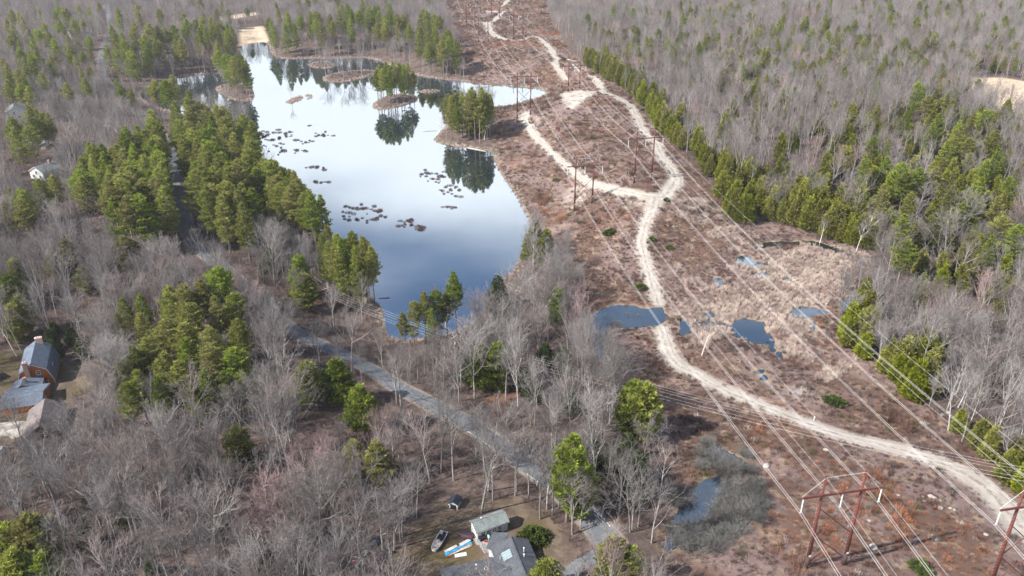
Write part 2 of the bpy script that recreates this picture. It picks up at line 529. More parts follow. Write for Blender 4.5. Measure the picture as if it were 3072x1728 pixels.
# ---- roads and tracks: centre lines in the view, widths in metres
ROAD_V = [(1700,1550),(1608,1449),(1528,1358),(1478,1296),(1400,1222),(1300,1150),(1200,1080),(1105,1028),(1010,978),(930,928),(850,886),(772,852),(728,826),
          (690,790),(640,740),(580,690),(520,640),(482,600),(466,560),(455,500),(444,440),(425,380),(382,312),(318,255),(268,205),(256,170),(262,120),(280,78),(272,35),(265,0),(258,-30)]
ROAD = smooth_open(ground(ROAD_V), 1.5)
ROAD_HALF = 2.8
TRACKS_V = [
 ([(2700,1470),(2640,1395),(2576,1335),(2534,1283),(2467,1219),(2400,1179),(2317,1147),(2217,1119),(2117,1096),(2034,1066),(1950,1034),(1867,1002),(1800,972),(1750,940),(1702,916),(1676,868),(1660,822)],
  [3.4,3.4,3.3,3.2,3.0,2.8,2.6,2.5,2.4,2.3,2.2,2.2,2.2,2.3,2.4,2.0,1.9]),
 ([(1657,768),(1650,743),(1637,700),(1622,650),(1614,610),(1623,570),(1640,525),(1650,496)], [1.9,2.0,2.1,2.1,2.1,2.2,2.5,3.2]),
 ([(1650,496),(1618,491),(1562,481),(1513,468),(1481,457),(1448,437),(1416,409),(1384,381),(1355,351),(1336,328),(1322,307),(1316,292)], [3.4,2.8,2.4,1.6,1.5,1.5,1.5,1.6,1.7,1.7,1.8,2.0]),
 ([(1650,496),(1668,496),(1691,469),(1701,445),(1684,419),(1662,388),(1648,360),(1616,323),(1600,289),(1583,265),(1551,245),(1518,233),(1480,232),(1440,236)], [3.4,3.4,3.4,3.2,2.5,2.4,2.4,2.4,2.5,2.6,2.6,3.0,3.6,4.0]),
 ([(1520,231),(1510,214),(1496,198),(1480,190)], [1.8,1.8,1.6,1.0]),
 ([(1424,200),(1406,176),(1396,158),(1402,150),(1393,137),(1383,121),(1363,102),(1344,92),(1318,99),(1292,102),(1266,97),(1244,88),(1232,76),(1227,62),(1226,56),(1240,55),(1254,42),(1266,31),(1285,26)], [1.2,1.6,2.0,2.0,2.2,2.3,2.2,1.8,1.8,2.2,2.8,3.0,3.0,2.8,2.8,2.6,2.5,2.6,2.4]),
 ([(1226,57),(1203,55),(1168,51),(1140,55)], [2.4,2.0,1.4,0.8]),
 ([(1258,19),(1272,9),(1280,-3),(1290,-25)], [1.4,2.0,2.0,2.0]),
]
TRACKS = []
for pv, wd in TRACKS_V:
    g = ground(pv)
    t = smooth_open(np.column_stack([g, wd]), 0.9)
    TRACKS.append((t[:, :2], t[:, 2] * 0.86))
PADS_V = [([(1409,236),(1420,258),(1436,277),(1455,262),(1478,243),(1500,236),(1470,228),(1430,230)], 1.0),
          ([(1312,290),(1330,280),(1334,296),(1318,300)], 0.8),
          ([(1222,27),(1250,26),(1250,32),(1222,33)], 0.8),
          ([(1700,510),(1750,490),(1790,515),(1800,545),(1770,560),(1715,545)], 0.42),
          ([(1428,478),(1470,462),(1500,470),(1470,500),(1440,530),(1420,520)], 0.42),
          ([(1338,296),(1354,288),(1356,310),(1338,338),(1330,318)], 0.35),
          ([(1395,150),(1250,115),(1220,112),(1300,122),(1390,122)], 0.3),
          ([(1992,980),(2030,975),(2037,985),(2000,993)], 0.6),
          ([(1560,495),(1640,500),(1630,520),(1575,515)], 0.4)]

# ---- kinds of ground
CORR_V = [(1690,2100),(1655,1520),(1650,1440),(1662,1330),(1668,1240),(1640,1130),(1600,1020),(1555,930),(1490,900),(1470,830),(1470,740),(1440,680),(1400,640),(1352,600),(1335,560),(1300,490),(1262,430),
 (1244,384),(1243,268),(1300,262),(1380,236),(1330,218),(1225,212),(1185,206),(1165,185),(1160,140),(1150,90),(1128,45),(1112,0),(1105,-40),(1400,-40),(1372,0),(1385,55),(1420,110),(1465,165),
 (1500,190),(1560,222),(1610,270),(1650,330),(1700,372),(1768,440),(1800,500),(1828,560),(1880,570),(1905,560),(1960,565),(2050,598),(2190,636),(2200,655),(2150,720),(2128,800),(2124,870),(2180,905),
 (2270,965),(2350,1040),(2420,1095),(2500,1170),(2600,1255),(2800,1340),(3400,1560),(3400,2100)]
MARSH_V = [(1850,600),(1905,578),(1990,590),(2060,606),(2190,640),(2170,690),(2140,760),(2120,850),(2080,905),(2000,912),(1930,900),(1880,880),(1800,858),(1715,838),(1690,800),(1690,760),(1715,690),(1760,690),(1820,650)]
YARD_V = [[(955,1500),(970,1410),(1035,1350),(1080,1295),(1108,1258),(1170,1246),(1290,1250),(1370,1290),(1420,1330),(1450,1400),(1480,1500)],
          [(-40,905),(20,880),(140,892),(235,885),(262,925),(250,975),(170,1010),(150,1100),(0,1130),(-60,1100)]]
MEADOW_V = [[(604,70),(660,66),(676,105),(604,116)],[(2420,196),(2520,196),(2640,215),(2680,300),(2560,300),(2480,250)],[(545,43),(640,30),(648,36),(560,52)]]
CORR = ground(CORR_V); MARSH = ground(MARSH_V)
YARDS = [ground(p) for p in YARD_V]; MEADOWS = [ground(p) for p in MEADOW_V]
NEAR = (XX > -800) & (XX < 900) & (YY < 1700)
def near_only(fn, far=60.0):
    out = np.full(XX.shape, far)
    out[NEAR] = fn(XX[NEAR], YY[NEAR])
    return out
SD_CORR = near_only(lambda x, y: sdf(x, y, CORR))
SD_MARSH = near_only(lambda x, y: sdf(x, y, MARSH))
SD_YARD = near_only(lambda x, y: np.minimum(*[sdf(x, y, p) for p in YARDS]))
SD_MEAD = near_only(lambda x, y: np.minimum.reduce([sdf(x, y, p) for p in MEADOWS]))
SD_TRACK = near_only(lambda x, y: np.minimum.reduce([pdist(x, y, t[::3], w[::3]) for t, w in TRACKS]))
SD_ROAD = near_only(lambda x, y: pdist(x, y, ROAD[::3], [ROAD_HALF] * len(ROAD[::3])))
PAD = np.zeros(XX.shape)
for pv, a in PADS_V:
    w = smooth_closed(ground(pv), 1)
    PAD = np.maximum(PAD, near_only(lambda x, y: a * (1 - sstep(sdf(x, y, w), -1.5, 4.0)), 0.0))

# ------------------------------------------------------------------ ground sheet
def mat_ground():
    t = NT('ground')
    p = t.pos()
    fine = t.noise(p, 1.9, 5.0, 0.65); mid = t.noise(p, 0.28, 5.0, 0.6); big = t.noise(p, 0.05, 4.0, 0.55)
    gr = t.noise(p, 6.0, 3.0, 0.7)
    litter = t.mix(t.ramp(mid, 0.35, 0.65), (0.062, 0.046, 0.041), (0.115, 0.084, 0.073))
    litter = t.mix(t.ramp(fine, 0.55, 0.75), litter, (0.160, 0.116, 0.098))
    litter = t.mix(t.ramp(big, 0.62, 0.75), litter, (0.135, 0.068, 0.045))
    scr = t.mix(t.ramp(big, 0.42, 0.58), (0.098, 0.060, 0.046), (0.150, 0.106, 0.098))
    scr = t.mix(t.ramp(mid, 0.5, 0.7), scr, (0.225, 0.165, 0.118))
    scr = t.mix(t.ramp(fine, 0.5, 0.72), scr, (0.085, 0.056, 0.050))
    scr = t.mix(t.ramp(gr, 0.66, 0.74), scr, (0.32, 0.28, 0.245))
    mar = t.mix(t.ramp(mid, 0.42, 0.56), (0.22, 0.165, 0.138), (0.115, 0.072, 0.066))
    mar = t.mix(t.ramp(fine, 0.55, 0.7), mar, (0.12, 0.085, 0.07))
    yard = t.mix(t.ramp(mid, 0.4, 0.65), (0.078, 0.058, 0.045), (0.135, 0.104, 0.076))
    yard = t.mix(t.ramp(big, 0.5, 0.62), yard, (0.085, 0.066, 0.036))
    yard = t.mix(t.ramp(fine, 0.58, 0.75), yard, (0.052, 0.038, 0.031))
    mead = t.mix(t.ramp(mid, 0.4, 0.65), (0.36, 0.28, 0.20), (0.47, 0.38, 0.28))
    dirt = t.mix(t.ramp(mid, 0.35, 0.7), (0.33, 0.30, 0.262), (0.40, 0.37, 0.333))
    dirt = t.mix(t.ramp(gr, 0.6, 0.8), dirt, (0.40, 0.35, 0.30))
    def edge(name, w0, w1, amp):
        d = t.math('ADD', t.attr(name), t.math('MULTIPLY', t.math('SUBTRACT', t.math('ADD', t.math('MULTIPLY', fine, 0.5), t.math('MULTIPLY', mid, 0.5)), 0.5), amp))
        return t.ramp(d, w0, w1, 1.0, 0.0)
    col = t.mix(edge('d_corridor', -1.5, 2.5, 8.0), litter, scr)
    col = t.mix(edge('d_marsh', -2.0, 3.0, 14.0), col, mar)
    col = t.mix(edge('d_yard', -2.0, 2.0, 8.0), col, yard)
    col = t.mix(edge('d_meadow', -2.0, 4.0, 10.0), col, mead)
    col = t.mix(t.math('MULTIPLY', edge('d_road', 0.2, 1.2, 2.0), 0.55), col, (0.30, 0.25, 0.21))
    col = t.mix(t.math('MULTIPLY', edge('d_track', 0.2, 2.6, 5.0), 0.62), col, dirt)
    padf = t.math('MULTIPLY', t.attr('pad'), t.ramp(t.math('ADD', t.math('MULTIPLY', fine, 0.5), t.math('MULTIPLY', mid, 0.5)), 0.35, 0.55), True)
    col = t.mix(padf, col, dirt)
    # wet margin and bed of the waters
    shore = t.math('MINIMUM', t.attr('d_pond'), t.attr('d_small'))
    col = t.mix(t.ramp(t.math('ADD', shore, t.math('MULTIPLY', mid, -1.5)), -0.6, 1.6, 0.75, 0.0), col, (0.20, 0.155, 0.105))
    col = t.mix(t.ramp(shore, -0.5, 0.15, 1.0, 0.0), col, (0.030, 0.026, 0.020))
    h = t.math('ADD', fine, t.math('MULTIPLY', gr, 0.5))
    t.principled(col, 0.95, 0.0, t.bump(h, 0.25, 0.7), 0.1)
    return t.m

def grid_mesh(name, mat):
    ny, nx = XX.shape
    me = bpy.data.meshes.new(name)
    co = np.stack([XX, YY, HZ], -1).reshape(-1, 3).astype(np.float32)
    idx = np.arange(nx * ny).reshape(ny, nx)
    q = np.stack([idx[:-1, :-1], idx[:-1, 1:], idx[1:, 1:], idx[1:, :-1]], -1).reshape(-1, 4).astype(np.int32)
    me.vertices.add(len(co)); me.vertices.foreach_set('co', co.ravel())
    me.loops.add(q.size); me.loops.foreach_set('vertex_index', q.ravel())
    me.polygons.add(len(q)); me.polygons.foreach_set('loop_start', np.arange(0, q.size, 4, dtype=np.int32))
    me.polygons.foreach_set('use_smooth', np.ones(len(q), bool))
    me.update(calc_edges=True)
    for nm, arr in (('d_pond', SD_POND), ('d_small', SD_SMALL), ('d_corridor', SD_CORR), ('d_marsh', SD_MARSH), ('d_yard', SD_YARD),
                    ('d_meadow', SD_MEAD), ('d_road', SD_ROAD), ('d_track', SD_TRACK), ('pad', PAD)):
        a = me.attributes.new(nm, 'FLOAT', 'POINT')
        a.data.foreach_set('value', np.clip(arr, -60, 60).astype(np.float32).ravel())
    me.materials.append(mat)
    return me
ground_o = obj_from('ground', grid_mesh('ground', mat_ground()))
tag(ground_o, 'brown scrub, leaf litter and dry grass ground of the valley', kind='structure')

# ------------------------------------------------------------------ waters
def mat_water(name, ior):
    t = NT(name)
    p = t.pos()
    n1 = t.noise(p, 0.35, 2.0, 0.5)
    nb = t.bump(n1, 0.02, 0.10)
    glossy = t.n.new("ShaderNodeBsdfGlossy"); glossy.inputs['Roughness'].default_value = 0.035
    glossy.inputs[0].default_value = (0.90, 0.96, 1.0, 1)
    t.l.new(nb, glossy.inputs['Normal'])
    deep = t.n.new("ShaderNodeBsdfDiffuse"); deep.inputs[0].default_value = (0.008, 0.014, 0.020, 1)
    fr = t.n.new("ShaderNodeFresnel"); fr.inputs['IOR'].default_value = ior
    mx = t.n.new("ShaderNodeMixShader")
    t.l.new(fr.outputs[0], mx.inputs[0]); t.l.new(deep.outputs[0], mx.inputs[1]); t.l.new(glossy.outputs[0], mx.inputs[2])
    t.l.new(mx.outputs[0], t.out.inputs[0])
    return t.m
M['water'] = mat_water('pond_water', 4.8)
M['poolwater'] = mat_water('murky_pool_water', 2.9)

def sheet(name, outline, z, mat, kind='structure', label=None, grow=1.5):
    """flat water sheet, a little larger than the outline so that the bank cuts its edge"""
    w = np.asarray(outline)
    nx = np.roll(w, -1, 0) - np.roll(w, 1, 0)
    nrm = np.stack([nx[:, 1], -nx[:, 0]], 1)
    nrm /= np.linalg.norm(nrm, axis=1)[:, None] + 1e-9
    area = 0.5 * np.sum(w[:, 0] * np.roll(w[:, 1], -1) - np.roll(w[:, 0], -1) * w[:, 1])
    w2 = w + nrm * grow * (1 if area > 0 else -1)
    if area < 0: w2 = w2[::-1]
    mb = MB()
    mb.add([(x, y, z) for x, y in w2], [tuple(range(len(w2)))])
    o = mb.build(name, mat)
    return tag(o, label, kind=kind)
x0, y0 = POND.min(0) - 3; x1, y1 = POND.max(0) + 3
mbp = MB(); mbp.add([(x0, y0, 0), (x1, y0, 0), (x1, y1, 0), (x0, y1, 0)], [(0, 1, 2, 3)])
# the pond sheet follows the pond outline loosely; its bed lies below, its banks above
sheet('pond_water', POND, 0.0, M['water'], label='large still pond mirroring white cloud and blue sky', grow=1.2)
SM_LABEL = {'link': 'thin channel linking the trackside pool to the largest pool', 'wisp': 'blue wisp of water right of the small black pool', 'tail': 'narrow tail of water below the largest marsh pool', 'mottle_a': 'thin pool in the reeds right of the ford', 'mottle_b': 'blue streak of water below the small black pool', 'mottle_c': 'little blue pool in the middle of the marsh', 'hollow': 'small dark pool among grey shrubs near the steel poles', 'slit': 'narrow dark slit of water above the shrubby pool',
 'ford': 'pool of water lying across the dirt track', 'marsh': 'largest open pool in the dry reed marsh', 'finger': 'long thin blue pool at the right of the marsh',
 'dark': 'small black pool at the far left of the marsh', 'nook': 'tiny blue nook of water at the marsh edge', 'trackside': 'small blue pool beside the track opposite the ford',
 'edge': 'strip of water at the edge of the right wood', 'drop': 'smallest blue drop of water in the marsh', 'green': 'little greenish puddle below the marsh',
 'channel_a': 'dark winding channel near the back of the marsh', 'channel_b': 'dark straight channel below the conifer row'}
for k in SMALL:
    sheet('pool_water', SMALL[k], SMALL_Z[k], M['poolwater'], label=SM_LABEL[k], grow=0.9)

# ------------------------------------------------------------------ asphalt road and dirt tracks
def ribbon(name, line, half, mat, lift, ragged=0.0, ncross=5, kind='structure', label=None, off=0.0):
    L = np.asarray(line)
    d = np.gradient(L, axis=0)
    n = np.stack([-d[:, 1], d[:, 0]], 1); n /= np.linalg.norm(n, axis=1)[:, None] + 1e-9
    hw = np.asarray(half) if hasattr(half, '__len__') else np.full(len(L), half)
    r = np.random.default_rng(len(L))
    def rag():
        a = r.normal(0, 1, len(L))
        a = np.convolve(a, np.ones(3) / 3, 'same') + 0.8 * np.convolve(r.normal(0, 1, len(L)), np.ones(9) / 3, 'same')
        return a * ragged
    le, ri = hw + rag(), hw + rag()
    vs_, fs_ = [], []
    for c in range(ncross):
        s = c / (ncross - 1)
        o = -ri + (le + ri) * s + off
        q = L + n * o[:, None]
        z = H(q[:, 0], q[:, 1]) + lift - (0.03 if c in (0, ncross - 1) else 0.0) * (lift > 0.05)
        vs_.append(np.column_stack([q, z]))
    V = np.concatenate(vs_); m = len(L)
    for c in range(ncross - 1):
        for i in range(m - 1):
            fs_.append((c * m + i, c * m + i + 1, (c + 1) * m + i + 1, (c + 1) * m + i))
    mb = MB(); mb.add(V.tolist(), [f[::-1] for f in fs_])
    o = mb.build(name, mat, smooth=True)
    a = o.data.attributes.new('across', 'FLOAT', 'POINT')
    a.data.foreach_set('value', np.repeat(np.linspace(-1, 1, ncross), m).astype(np.float32))
    return tag(o, label, kind=kind)

def mat_asphalt():
    t = NT('worn_asphalt'); p = t.pos()
    a = t.noise(p, 0.35, 5.0, 0.65); b = t.noise(p, 9.0, 3.0, 0.7)
    col = t.mix(t.ramp(a, 0.3, 0.7), (0.078, 0.086, 0.098), (0.120, 0.127, 0.138))
    col = t.mix(t.ramp(b, 0.5, 0.75), col, (0.16, 0.162, 0.168))
    c = t.n.new("ShaderNodeTexVoronoi"); c.feature = 'DISTANCE_TO_EDGE'; c.inputs['Scale'].default_value = 0.16
    w = t.n.new("ShaderNodeMapping"); t.l.new(p, w.inputs[0]); t.l.new(w.outputs[0], c.inputs['Vector'])
    col = t.mix(t.ramp(c.outputs['Distance'], 0.0, 0.012, 0.75, 0.0), col, (0.05, 0.05, 0.055))
    ac = t.math('ABSOLUTE', t.math('SUBTRACT', t.math('ABSOLUTE', t.attr('across')), 0.45))
    col = t.mix(t.ramp(ac, 0.05, 0.25, 0.35, 0.0), col, (0.085, 0.09, 0.10))
    t.principled(col, 0.85, 0.0, t.bump(b, 0.02), 0.3)
    return t.m
def mat_dirt():
    t = NT('pale_dirt'); p = t.pos()
    a = t.noise(p, 0.25, 5.0, 0.6); b = t.noise(p, 4.0, 4.0, 0.7)
    col = t.mix(t.ramp(a, 0.3, 0.7), (0.265, 0.240, 0.210), (0.345, 0.320, 0.290))
    col = t.mix(t.ramp(b, 0.55, 0.78), col, (0.24, 0.21, 0.178))
    ac = t.math('ABSOLUTE', t.attr('across')); c = t.noise(p, 0.9, 5.0, 0.65)
    mid = t.math('MULTIPLY', t.ramp(ac, 0.12, 0.34, 1.0, 0.0), t.ramp(c, 0.40, 0.62))
    col = t.mix(t.math('MULTIPLY', mid, 0.85), col, (0.165, 0.130, 0.100))
    edge = t.math('MULTIPLY', t.ramp(ac, 0.62, 1.0), t.ramp(c, 0.34, 0.60))
    col = t.mix(t.math('MULTIPLY', edge, 0.8), col, (0.20, 0.160, 0.128))
    t.principled(col, 0.95, 0.0, t.bump(b, 0.06, 0.8), 0.1)
    return t.m
M['asphalt'] = mat_asphalt(); M['dirt'] = mat_dirt()
ribbon('road', ROAD, ROAD_HALF, M['asphalt'], 0.09, 0.12, 9, label='grey asphalt road winding through the bare wood')
M['paint'] = simple('white_road_paint', (0.62, 0.62, 0.60), 0.7, vary=0.2, scale=1.0)
for sgn in (-1, 1):
    ribbon('road_edge_line', ROAD[:60], 0.06, M['paint'], 0.10, 0.0, 2, label='faded white line along the %s edge of the road' % ('near' if sgn < 0 else 'far'), off=sgn * 2.55)
TR_LABEL = ['pale dirt track curving from the lower right to the ford', 'pale dirt track from the ford up to the fork', 'thinner dirt track from the fork up to the pond side',
            'wide dirt track from the fork along the right wood', 'short dirt spur beyond the sandy pad', 'far dirt track winding beyond the pond', 'short far spur left of the winding track', 'last bit of dirt track at the top of the cut strip']
for (t_, w_), lb in zip(TRACKS, TR_LABEL):
    ribbon('dirt_track', t_, w_, M['dirt'], 0.07, 0.30, 9, label=lb)
dw = smooth_open(ground([(1512,1390),(1490,1404),(1462,1420),(1440,1440),(1425,1470)]), 1.0)
ribbon('driveway', dw, 1.9, M['asphalt'], 0.06, 0.15, 5, label='short grey driveway apron beside the asphalt road')
dw2 = smooth_open(ground([(-30,1085),(10,1080),(45,1078),(66,1090)]), 1.0)
ribbon('driveway', dw2, 3.6, M['dirt'], 0.06, 0.15, 5, label='pale concrete driveway left of the brown barn')
# ------------------------------------------------------------------ buildings
CLEAR = []          # (x, y, radius) where no random tree may stand
def mat_shingle(name, a, b, sx=0.55):
    t = NT(name)
    br = t.n.new("ShaderNodeTexBrick")
    mp = t.n.new("ShaderNodeMapping"); t.l.new(t.objco(), mp.inputs[0])
    t.l.new(mp.outputs[0], br.inputs['Vector'])
    br.inputs['Color1'].default_value = (*a, 1); br.inputs['Color2'].default_value = (*b, 1)
    br.inputs['Mortar'].default_value = (*[q * 0.6 for q in a], 1)
    br.inputs['Scale'].default_value = 1.0; br.inputs['Brick Width'].default_value = sx; br.inputs['Row Height'].default_value = 0.16
    br.inputs['Mortar Size'].default_value = 0.012
    n1 = t.noise(t.objco(), 0.8, 5.0, 0.65); n2 = t.noise(t.objco(), 7.0, 3.0, 0.7)
    col = t.mix(t.ramp(n1, 0.35, 0.7), br.outputs['Color'], tuple(q * 0.68 for q in a))
    col = t.mix(t.ramp(n2, 0.45, 0.8), col, tuple(min(1, q * 1.5) for q in b))
    t.principled(col, 0.9, 0.0, t.bump(n2, 0.02), 0.15)
    return t.m
M['roof_blue'] = mat_shingle('blue_grey_shingles', (0.085, 0.108, 0.145), (0.130, 0.155, 0.195))
M['roof_grey'] = mat_shingle('grey_shingles', (0.058, 0.063, 0.075), (0.088, 0.094, 0.108))
M['roof_pale'] = mat_shingle('weathered_pale_shingles', (0.140, 0.160, 0.158), (0.185, 0.205, 0.202))
M['roof_brown'] = mat_shingle('brown_grey_shingles', (0.125, 0.105, 0.100), (0.175, 0.150, 0.145))
M['roof_navy'] = simple('navy_roofing', (0.035, 0.042, 0.055), 0.8)
M['orange'] = mat_shingle('orange_stained_shakes', (0.40, 0.115, 0.025), (0.52, 0.17, 0.045), 0.22)
M['brownwood'] = mat_shingle('dark_brown_shakes', (0.085, 0.050, 0.034), (0.14, 0.085, 0.055), 0.22)
M['white'] = simple('white_painted_wood', (0.50, 0.50, 0.485), 0.6, vary=0.08, scale=2.0)
M['siding'] = simple('pale_grey_siding', (0.52, 0.54, 0.55), 0.7, vary=0.08)
M['green'] = simple('green_boards', (0.06, 0.13, 0.11), 0.7)
M['glass'] = simple('dark_window_glass', (0.035, 0.045, 0.055), 0.12, vary=0.1, spec=0.6)
M['skyglass'] = simple('pale_skylight_glazing', (0.20, 0.25, 0.27), 0.2, vary=0.15, spec=0.6)
M['brick'] = mat_shingle('chimney_brick', (0.30, 0.17, 0.13), (0.38, 0.23, 0.18), 0.22)
M['brickpink'] = mat_shingle('pink_chimney_brick', (0.50, 0.33, 0.29), (0.56, 0.40, 0.35), 0.22)
M['deck'] = simple('weathered_deck_boards', (0.27, 0.265, 0.26), 0.85, vary=0.25, scale=4.0)
M['black'] = simple('black_plastic', (0.018, 0.018, 0.022), 0.5)
M['metal'] = simple('bare_metal', (0.55, 0.56, 0.57), 0.4, 0.6, vary=0.1)
M['maroon'] = simple('dark_maroon_tarp', (0.045, 0.024, 0.032), 0.55, vary=0.35, scale=1.2)
M['bluetarp'] = simple('blue_tarp', (0.03, 0.24, 0.46), 0.45, vary=0.3, scale=2.0)
M['lumber'] = simple('split_lumber', (0.42, 0.33, 0.25), 0.85, vary=0.3, scale=3.0)
M['lumber_red'] = simple('reddish_lumber', (0.30, 0.13, 0.07), 0.85, vary=0.4, scale=3.0)
M['whitesheet'] = simple('white_sheeting', (0.42, 0.41, 0.40), 0.6, vary=0.1)
M['gel'] = simple('off_white_boat_hull', (0.46, 0.45, 0.435), 0.45, vary=0.1)
M['tandeck'] = simple('faded_tan_boat_deck', (0.34, 0.295, 0.265), 0.7, vary=0.15)
M['red'] = simple('red_plastic', (0.50, 0.03, 0.025), 0.5)
M['teal'] = simple('pale_teal_plastic', (0.33, 0.52, 0.50), 0.5)
M['stone'] = simple('pale_boulder', (0.29, 0.26, 0.235), 0.95, vary=0.3, scale=2.0, bump=0.1)
M['corten'] = simple('rust_red_weathered_steel', (0.098, 0.031, 0.024), 0.75, vary=0.22, scale=1.2)
M['corten_dark'] = simple('dark_steel_base', (0.05, 0.03, 0.03), 0.8)
M['polymer'] = simple('pale_grey_insulator', (0.42, 0.48, 0.47), 0.45, vary=0.06)
M['alu'] = simple('bright_aluminium_cable', (0.54, 0.54, 0.54), 0.5, 0.0, vary=0.05)
M['polewood'] = simple('brown_treated_pole', (0.26, 0.125, 0.065), 0.9, vary=0.3, scale=3.0)
M['deadwood'] = simple('silvery_dead_wood', (0.46, 0.42, 0.38), 0.9, vary=0.25, scale=2.0)

class House:
    """building whose own axes are: x to the right of the ridge, y along the ridge away from its front end"""
    def __init__(s, name, front, back, label, cat='house', drop=0.6):
        s.f, s.b = Vector((*front, 0)), Vector((*back, 0))
        d = s.b - s.f; s.L = d.length
        s.rz = math.atan2(d.y, d.x) - math.pi / 2
        z = min(hz(*front), hz(*back))
        s.z0 = z
        s.root = empty(name, (s.f.x, s.f.y, z), s.rz, label, cat)
        m = (s.f + s.b) / 2
        CLEAR.append((m.x, m.y, s.L * 0.55 + 1.5)); CLEAR.append((s.f.x, s.f.y, 5.0)); CLEAR.append((s.b.x, s.b.y, 5.0))
        s.drop = drop
    def shell(s, profile, mat, y0=0.0, y1=None, name='wall'):
        """walls: the cross-section (x, z) profile run along the ridge"""
        y1 = s.L if y1 is None else y1
        pts = [(profile[0][0], -s.drop)] + profile + [(profile[-1][0], -s.drop)]
        mb = MB(); mb.prism([(x, y0, z) for x, z in pts], [(x, y1, z) for x, z in pts])
        return mb.build(name, mat, s.root)
    def slope(s, a, b, mat, over=0.35, thick=0.14, y0=None, y1=None, name='roof', lift=0.03):
        """one roof slope from (x, z) a down to b, running past both gables"""
        y0 = -over if y0 is None else y0; y1 = s.L + over if y1 is None else y1
        (xa, za), (xb, zb) = a, b
        nx, nz = -(zb - za), (xb - xa); q = math.hypot(nx, nz); nx, nz = nx / q, nz / q
        if nz < 0: nx, nz = -nx, -nz
        lo = [(xa + nx * lift, za + nz * lift), (xb + nx * lift, zb + nz * lift)]
        hi = [(xa + nx * (lift + thick), za + nz * (lift + thick)), (xb + nx * (lift + thick), zb + nz * (lift + thick))]
        mb = MB()
        mb.prism([(lo[0][0], y0, lo[0][1]), (lo[1][0], y0, lo[1][1]), (hi[1][0], y0, hi[1][1]), (hi[0][0], y0, hi[0][1])],
                 [(lo[0][0], y1, lo[0][1]), (lo[1][0], y1, lo[1][1]), (hi[1][0], y1, hi[1][1]), (hi[0][0], y1, hi[0][1])])
        return mb.build(name, mat, s.root)
    def rake(s, pts, y, mat, w=0.22, t=0.06):
        """white trim boards along a gable"""
        mb = MB()
        for (x0, z0), (x1, z1) in zip(pts[:-1], pts[1:]):
            d = Vector((x1 - x0, 0, z1 - z0)); n = Vector((-d.z, 0, d.x)).normalized() * w
            if n.z > 0: n = -n
            a, b = Vector((x0, y, z0)), Vector((x1, y, z1))
            mb.prism([a, b, b + n, a + n], [p + Vector((0, t, 0)) for p in (a, b, b + n, a + n)])
        return mb.build('trim', mat, s.root)
    def window(s, c, w, h, face, mat_f=None, mat_g=None, name='window'):
        """frame with glazing bars and a pane; face: 'front', 'left' or 'right' wall, c = centre in house axes"""
        mat_f = mat_f or M['white']; mat_g = mat_g or M['glass']
        fr, pn = MB(), MB()
        def bx(mb, u, v, su, sv, depth, out):
            if face == 'front': mb.box((c[0] + u, c[1] - out, c[2] + v), (su, depth, sv))
            elif face == 'back': mb.box((c[0] + u, c[1] + out, c[2] + v), (su, depth, sv))
            elif face == 'right': mb.box((c[0] + out, c[1] + u, c[2] + v), (depth, su, sv))
            else: mb.box((c[0] - out, c[1] + u, c[2] + v), (depth, su, sv))
        t = 0.11
        bx(fr, 0, h / 2, w + t, t, 0.12, 0.05); bx(fr, 0, -h / 2, w + t * 1.6, t, 0.16, 0.06)
        bx(fr, -w / 2, 0, t, h - t, 0.12, 0.05); bx(fr, w / 2, 0, t, h - t, 0.12, 0.05)
        bx(fr, 0, 0, w - t, 0.05, 0.07, 0.045); bx(fr, 0, 0, 0.045, h - t, 0.065, 0.04)
        bx(pn, 0, 0, w - t * 0.9, h - t * 0.9, 0.03, 0.02)
        f = fr.build(name, mat_f, s.root)
        pn.build('pane', mat_g, f)
        return f
    def chimney(s, x, y, zt, w, d, mat, z0=-0.5, pots=0):
        mb = MB(); mb.box((x, y, (z0 + zt) / 2), (w, d, zt - z0)); mb.box((x, y, zt + 0.09), (w + 0.16, d + 0.16, 0.18))
        c = mb.build('chimney', mat, s.root)
        for k in range(pots):
            p = MB(); p.tube([(x + (k - (pots - 1) / 2) * 0.45, y, zt + 0.18), (x + (k - (pots - 1) / 2) * 0.45, y, zt + 0.5)], 0.15, 8); p.build('chimney_pot', M['white'], c)
        return c
    def box(s, name, c, size, mat):
        mb = MB(); mb.box(c, size); return mb.build(name, mat, s.root)
    def pipe(s, x, y, z0, z1, r=0.07, cap=False):
        mb = MB(); mb.tube([(x, y, z0), (x, y, z1)], r, 8)
        if cap: mb.dome((x, y, z1), (r * 2.2, r * 2.2, r * 1.6), 8, 3)
        return mb.build('vent_pipe', M['white'], s.root)

# orange gambrel house at the left edge
oh = House('gambrel_house', (-137.9, 201.2), (-143.0, 214.1), 'orange shingled gambrel house with blue grey roof and white trim', drop=1.2)
OHP = [(-4.7, 2.7), (-3.5, 6.2), (0, 8.4), (3.5, 6.2), (4.7, 2.7)]
oh.shell(OHP, M['orange'])
for a, b in ((OHP[2], OHP[1]), (OHP[1], (-4.95, 2.2)), (OHP[2], OHP[3]), (OHP[3], (4.95, 2.2))): oh.slope(a, b, M['roof_blue'])
oh.rake([(-4.95, 2.25), (-3.55, 6.2), (0, 8.42), (3.55, 6.2), (4.95, 2.25)], -0.42, M['white'])
oh.window((1.2, 0, 5.2), 1.0, 1.35, 'front'); oh.window((2.6, 0, 1.6), 1.0, 1.3, 'front')
oh.window((4.3, 5.0, 4.2), 1.0, 1.3, 'right')
oh.chimney(-1.4, -0.55, 9.3, 1.25, 0.9, M['brick'], -1.2, 2)
oh.chimney(0.9, oh.L - 0.8, 9.7, 1.9, 0.9, M['brickpink'], 5.5, 3)
